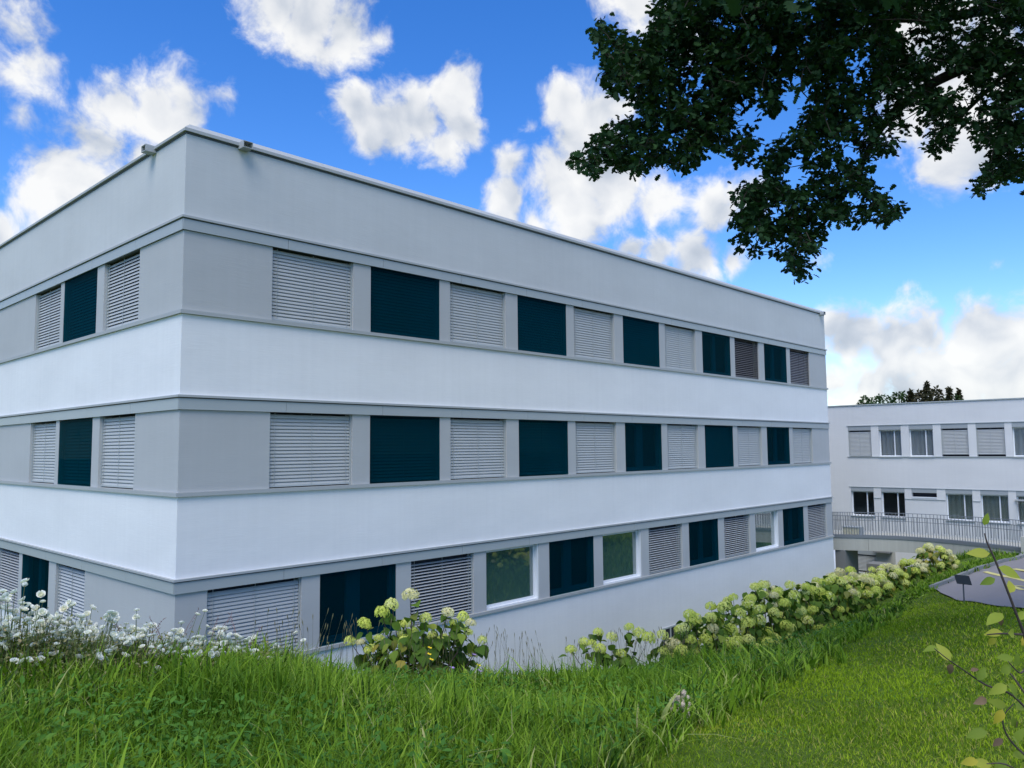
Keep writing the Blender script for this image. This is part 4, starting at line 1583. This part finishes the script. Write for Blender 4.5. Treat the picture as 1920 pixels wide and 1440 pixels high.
# ------------------------------------------------------------------ young magnolia-like shrub at the right edge
def spline(pts, n):
    P = np.array(pts, float)
    m = len(P)
    out = []
    for i in range(m - 1):
        p0, p1, p2, p3 = P[max(i - 1, 0)], P[i], P[i + 1], P[min(i + 2, m - 1)]
        for k in range(n):
            t = k / n
            out.append(.5 * ((2 * p1) + (-p0 + p2) * t + (2 * p0 - 5 * p1 + 4 * p2 - p3) * t * t + (-p0 + 3 * p1 - 3 * p2 + p3) * t ** 3))
    out.append(P[-1])
    return out


SD = 2.5
foot = at(2010, 1700, SD)
fz = gz(foot[0], foot[1])
young = empty('young_tree', (foot[0], foot[1], fz), 'thin young tree with sparse yellow green leaves at the right edge', 'tree')
FT = np.array([foot[0], foot[1], fz])
S = lambda x, y, dd=0: at(x, y, SD + dd) - FT
trunk = spline([(0, 0, -.02), S(1985, 1500, .02), S(1930, 1230, .02), S(1905, 1150), S(1870, 1060), S(1852, 1020), S(1846, 1000)], 6)
MB().tube(trunk, np.linspace(.0062, .0019, len(trunk)), 7).build('trunk', 'stem_brown', young, True)
brs = [[S(1960, 1370, .02), S(1900, 1305), S(1850, 1285), S(1815, 1262), S(1780, 1238, -.05), S(1752, 1216, -.06)], [S(1975, 1460), S(1900, 1395, .05), S(1880, 1350, .05), S(1900, 1320, .05)],
       [S(1918, 1190), S(1880, 1188, .04), S(1850, 1190, .06)], [S(1950, 1340), S(1900, 1270, .1), S(1880, 1250, .12)], [S(1990, 1520), S(1900, 1440, -.05), S(1850, 1432, -.08)], [S(1930, 1230), S(1915, 1262, -.08), S(1890, 1240, -.1)]]
for b in brs:
    sp = spline(b, 5)
    MB().tube(sp, np.linspace(.004, .0014, len(sp)), 5).build('branch', 'stem_brown', young, True)
YL = []
for k in range(3):
    v, f = leaf_fan(1, .5, .15 + .1 * k, .25 + .3 * k, 5)
    YL.append(MB().add(v, f, 0.0))
YLM = [q.mesh('leaf', 'young_leaf', True, False) for q in YL]
DLM = [q.mesh('leaf', 'dry_leaf', True, False) for q in YL]
# picture point, on-picture angle (deg, counter-clockwise from right), length px, dry
LV = [(1845, 985, 75, 26, 0), (1856, 1038, 178, 42, 0), (1872, 1063, -25, 42, 0), (1866, 1085, 200, 30, 0), (1893, 1112, 60, 34, 0), (1880, 1150, 200, 45, 0), (1905, 1160, 30, 30, 0), (1880, 1186, 185, 34, 0), (1890, 1187, -10, 34, 0), (1868, 1197, 230, 24, 0),
      (1900, 1235, 170, 34, 0), (1782, 1240, 118, 40, 0), (1786, 1245, 250, 26, 1), (1760, 1217, 170, 30, 0), (1832, 1275, 60, 30, 0), (1852, 1262, 195, 24, 0), (1875, 1260, 20, 36, 0), (1888, 1285, 200, 38, 0), (1890, 1280, -55, 34, 0),
      (1850, 1310, 190, 30, 1), (1833, 1312, 245, 28, 0), (1888, 1325, 165, 34, 0), (1880, 1330, 235, 34, 0), (1905, 1330, 15, 36, 0), (1897, 1345, -60, 28, 0), (1852, 1372, 195, 42, 0), (1880, 1385, 210, 26, 1), (1903, 1390, 70, 32, 0),
      (1888, 1425, 215, 36, 0), (1898, 1418, 10, 34, 0), (1915, 1430, -40, 36, 0), (1905, 1250, 80, 28, 0), (1915, 1210, 40, 34, 0), (1820, 1258, 20, 18, 1), (1872, 1155, -70, 22, 1), (1862, 1085, 235, 14, 1), (1930, 1300, 60, 36, 0), (1925, 1370, -20, 38, 0), (1860, 1436, 170, 40, 0), (1835, 1428, 190, 34, 0), (1912, 1402, 120, 30, 0), (1905, 1366, 95, 20, 1)]
for x, y, a, ln, dry in LV:
    p = S(x, y, random.uniform(-.06, .06))
    dirv = CR * math.cos(R_(a)) + CU * math.sin(R_(a)) + CF * random.uniform(-.5, .5)
    X = Vector(dirv).normalized()
    Zv = Vector(-CF * random.uniform(.3, 1) + CU * random.uniform(.1, 1) + CR * random.uniform(-.3, .3))
    Yv = Zv.cross(X).normalized()
    Zv = X.cross(Yv)
    o = inst('leaf', random.choice(DLM if dry else YLM), young, (0, 0, 0))
    l = ln * 1.0 * SD / FPX
    o.matrix_basis = Matrix.Translation(p) @ Matrix((X, Yv, Zv)).transposed().to_4x4() @ Matrix.Scale(l, 4)

# ------------------------------------------------------------------ oak
def oak_leaf():
    """Lobed oak leaf, length 1 along x, folded on the midrib."""
    hw = [0, .12, .27, .15, .36, .20, .36, .18, .24, 0]
    xs = [0, .10, .26, .36, .50, .60, .74, .82, .92, 1.0]
    v = [(x, 0, -.10 * x * x) for x in xs]
    n = len(xs)
    v += [(x + .04, w_, .22 * w_ - .10 * x * x) for x, w_ in zip(xs[1:-1], hw[1:-1])]
    v += [(x + .04, -w_, .22 * w_ - .10 * x * x) for x, w_ in zip(xs[1:-1], hw[1:-1])]
    f = []
    for s in (n, n + n - 2):
        for k in range(n - 1):
            if k == 0: q = (0, 1, s)
            elif k == n - 2: q = (n - 2, n - 1, s + k - 1)
            else: q = (k, k + 1, s + k, s + k - 1)
            f.append(q if s == n else q[::-1])
    return np.array(v), f


OUT = [(390, 0), (370, 60), (330, 130), (250, 150), (150, 90), (115, 100), (130, 180), (165, 230), (155, 330), (215, 390), (280, 420), (330, 450), (250, 500), (180, 540), (120, 570), (130, 610), (40, 660), (60, 700), (120, 725),
       (200, 690), (260, 690), (330, 720), (350, 680), (430, 680), (500, 710), (560, 660), (580, 610), (640, 630), (700, 620), (720, 670), (750, 670), (780, 590), (770, 510), (740, 480), (780, 410), (830, 420), (860, 460), (900, 440),
       (910, 340), (960, 310), (980, 380), (1030, 420), (1010, 500), (960, 560), (920, 610), (870, 610), (820, 690), (850, 740), (790, 780), (700, 780), (720, 830), (770, 860), (705, 890), (705, 930), (740, 960), (715, 1020), (760, 1040),
       (830, 1075), (900, 1050), (930, 1080), (930, 1150), (1010, 1165), (1030, 1080), (1050, 1040), (1020, 1000), (1090, 980), (1060, 920), (1110, 900), (1140, 920), (1230, 930), (1270, 890), (1330, 940), (1350, 910), (1420, 900),
       (1400, 870), (1340, 830), (1280, 810), (1270, 750), (1290, 650), (1370, 630), (1400, 570), (1440, 540), (1500, 570), (1520, 650), (1560, 660), (1580, 600), (1640, 600), (1600, 540), (1640, 490), (1700, 540), (1720, 600), (1790, 620),
       (1770, 690), (1730, 740), (1705, 810), (1740, 820), (1790, 760), (1850, 740), (1940, 740), (2050, 860), (2250, 900), (2500, 700), (2700, 820), (3000, 600), (3300, 700), (3700, 350), (3900, -300), (3500, -1000), (2600, -1500), (1500, -1300), (700, -800), (430, -350)]
OUT = np.array([(1060 + .448 * x, .448 * y) for x, y in OUT])
HOLES = [(1600, 325, 85, 55), (1325, 430, 38, 55), (560, 150, 22, 26), (1420, 90, 30, 40), (1860, 130, 45, 25), (1440, 480, 40, 55), (880, 880, 40, 25), (1180, 840, 50, 22), (1000, 940, 25, 20), (700, 560, 25, 22), (430, 610, 30, 20),
         (1340, 560, 30, 40), (1680, 440, 40, 30), (990, 250, 16, 24), (1290, 200, 18, 14), (1820, 300, 30, 20), (1900, 480, 30, 30), (260, 640, 30, 16), (790, 1000, 26, 16), (1700, 20, 40, 25)]
oak_base = at(2720, 900, 12.0)
ob = (float(oak_base[0]), float(oak_base[1]))
oz = gz(*ob)
oak = empty('oak_tree', (ob[0], ob[1], oz), 'dark oak tree whose leafy boughs hang into the upper right of the picture', 'tree')
OB = np.array([ob[0], ob[1], oz])
L0 = [OB, OB + (0.1, 0, 2.5), OB + (.0, .1, 5.0), OB + (-.1, .2, 8.0), OB + (-.2, .2, 11.0)]
trunk = spline(L0, 8)
limbs_px = [[(2640, 140, 11.8), (2250, 60, 11.0), (1930, 95, 10.2), (1760, 150, 9.8), (1660, 230, 9.5), (1610, 320, 9.3), (1560, 400, 9.2), (1500, 470, 9.1)],
            [(2640, 20, 11.9), (2200, -80, 10.8), (1850, 20, 10.0), (1600, 40, 9.5), (1420, 90, 9.1), (1280, 140, 8.9), (1160, 130, 8.8)],
            [(1480, 75, 9.25), (1400, 160, 9.0), (1300, 230, 8.8), (1190, 270, 8.7), (1100, 300, 8.6)],
            [(2250, 60, 11.0), (2050, 160, 10.0), (1930, 240, 9.7), (1860, 300, 9.6), (1835, 350, 9.5)],
            [(1930, 95, 10.2), (1830, 190, 9.9), (1770, 250, 9.8), (1745, 285, 9.7)],
            [(1610, 320, 9.3), (1640, 380, 9.3), (1685, 400, 9.3)],
            [(2640, -200, 12.0), (2300, -350, 11.0), (1900, -300, 10.3), (1500, -250, 9.8), (1300, -180, 9.5)],
            [(2640, 60, 12.0), (2900, -100, 12.0), (3200, 50, 12.0)], [(2640, -300, 12.0), (2500, -700, 11.5), (2100, -650, 11)]]
wood = MB()
wood.tube([p - OB for p in trunk], np.linspace(.42, .14, len(trunk)), 12)
wood.build('trunk', 'bark', oak, True)
nodes = []
for li, lp in enumerate(limbs_px):
    pts = spline([at(*q) for q in lp], 6)
    rad = np.linspace((.10, .09, .04, .05, .035, .02, .12, .1, .1)[li], .009, len(pts))
    MB().tube([p - OB for p in pts], rad, 8).build('limb', 'bark', oak, True)
    nodes += [p for p in pts]
nodes = np.array(nodes)
# twig clusters through the volume of the boughs
n = 26000
cand = np.stack([rng.uniform(1060, 2720, n), rng.uniform(-650, 540, n)], 1)
ok = in_poly(cand, OUT)
cand = cand[ok]
zx, zy = (cand[:, 0] - 1060) / .448, cand[:, 1] / .448
keep = np.ones(len(cand), bool)
for hx, hy, rx, ry in HOLES:
    keep &= ((zx - hx) / (rx * .95)) ** 2 + ((zy - hy) / (ry * .95)) ** 2 > 1
infr = (cand[:, 0] < 1940) & (cand[:, 1] > -20)
keep &= infr | (rng.uniform(0, 1, len(cand)) < .11)
cand = cand[keep]
infr = infr[keep]
# clumping: thin out between clumps
cl = vnoise(cand[:, 0], cand[:, 1], .035, 61)
keep = (cl > -.38) | (rng.uniform(0, 1, len(cand)) < .30) | ~infr
cand, infr = cand[keep], infr[keep]
dep = np.interp(cand[:, 0], [1060, 1500, 1900, 2700], [8.6, 9.0, 9.7, 11.5]) + rng.normal(0, .45, len(cand)) + np.where(infr, 0, rng.normal(0, 1.0, len(cand)))
CP = np.array([at(x, y, d) for (x, y), d in zip(cand, dep)])
print('oak clusters', len(CP))
# join every cluster to the nearest wood already grown
order = np.argsort(((CP[:, None, :] - nodes[None]) ** 2).sum(-1).min(1))
tree_nodes = list(nodes)
TN = np.zeros((len(nodes) + len(CP), 3))
TN[:len(nodes)] = nodes
cnt = len(nodes)
tw = MB()
par = np.zeros((len(CP), 3))
for i in order:
    d2 = ((TN[:cnt] - CP[i]) ** 2).sum(1)
    j = int(np.argmin(d2))
    a, b = TN[j], CP[i]
    par[i] = a
    ll = math.sqrt(d2[j])
    mid = (a + b) / 2 + rng.normal(0, .08 * ll, 3)
    tw.tube([a - OB, mid - OB, b - OB], [.0075, .006, .003], 3, False)
    TN[cnt] = b
    cnt += 1
t_o = tw.build('twigs', 'bark', oak, False, False)
t_o['kind'] = 'stuff'
pts, ln, yw, pt, rl, tn = [], [], [], [], [], []
for i in range(len(CP)):
    k = 11 if infr[i] else 8
    dirv = CP[i] - par[i]
    by = math.atan2(dirv[1], dirv[0])
    sc = 1.0 if infr[i] else 2.4
    for q in range(k):
        t = rng.uniform(.35, 1.0)
        c = CP[i] + rng.normal(0, .038 * sc, 3)
        pts.append(c - OB)
        ln.append(rng.uniform(.055, .098) * sc)
        yw.append(by + rng.normal(0, 1.2))
        pt.append(rng.normal(-.35, .5))
        rl.append(rng.normal(0, .6))
        tn.append(np.clip(.5 + .25 * math.sin(i * 1.7) + rng.normal(0, .2), .01, .98))
me = scatter_leaves(np.array(pts), np.array(ln), np.array(yw), np.array(pt), np.array(rl), np.array(tn), oak_leaf(), 'oak_leaf', 'crown')
cr_o = link(bpy.data.objects.new('crown', me), oak)
cr_o['kind'] = 'stuff'

# ------------------------------------------------------------------ trees beyond the rear wing
def far_tree(px, top_py, d, width, label, m, spire, seed, dens=1500):
    r = np.random.default_rng(seed)
    top = at(px, top_py, d)
    H = top[2] + 5.2
    root = empty('background_tree', (top[0], top[1], -5.2), label, 'tree', 'trees beyond the rear building')
    MB().tube([(0, 0, 0), (.05, 0, H * .5), (0, .03, H * .96)], [.22, .14, .03], 8).build('trunk', 'bark', root, True)
    n = dens
    t = r.uniform(0, 1, n) ** .8
    prof = (1 - t) ** (.9 if spire else .42) * (.35 + .65 * np.minimum(1, t * 5))
    lay = 1 + .28 * np.sin(t * H * (3.2 if spire else 1.6) + r.uniform(0, 6))
    a = r.uniform(0, 6.28, n)
    lob = 1 + .25 * np.sin(a * 3 + seed) + .18 * np.sin(a * 7 + t * 9)
    rad = width / 2 * prof * lay * lob * r.uniform(.15, 1, n) ** .5
    P = np.stack([rad * np.cos(a), rad * np.sin(a), H * (.30 + .70 * t) + r.normal(0, .12, n)], 1)
    P[:, 2] = np.minimum(P[:, 2], H)
    me = scatter_leaves(P, r.uniform(.16, .34, n), a + r.normal(0, .8, n), r.normal(.1, .6, n), r.normal(0, .7, n), r.uniform(.01, .98, n), leaf_fan(1, .6, .2, .3, 2), m, 'crown')
    o = link(bpy.data.objects.new('crown', me), root)
    o['kind'] = 'stuff'
    return root


FT_ = [(1622, 745, 56, 3.0, 'green round tree at the left end of the distant tree row', 'far_leaf', 0), (1650, 742, 58, 3.2, 'second low green tree of the distant row', 'far_leaf', 0),
       (1686, 737, 57, 3.0, 'third green tree with a pointed tip in the distant row', 'far_leaf', 0), (1707, 733, 55, 1.7, 'slim brownish tree with a thin top in the distant row', 'far_leaf_brown', 1), (1723, 735, 56, 2.0, 'small brownish tree left of the tallest one', 'far_leaf_brown', 0),
       (1738, 720, 54, 2.2, 'tallest dark brownish tree of the distant row with a spire', 'far_leaf_brown', 1), (1755, 728, 55, 2.6, 'broad dark tree just right of the tallest one', 'far_leaf_brown', 0), (1779, 728, 58, 1.3, 'thin spiky tree standing apart right of the broad dark one', 'far_leaf_brown', 1),
       (1797, 732, 58, 1.3, 'last thin tree at the right end of the distant row', 'far_leaf_brown', 1), (1788, 742, 58, 3.0, 'low dark bush crown between the two thin right trees', 'far_leaf', 0)]
for i, (px, py, d, wd, lab, m, sp) in enumerate(FT_):
    far_tree(px, py, d, wd, lab, m, sp, 300 + i)
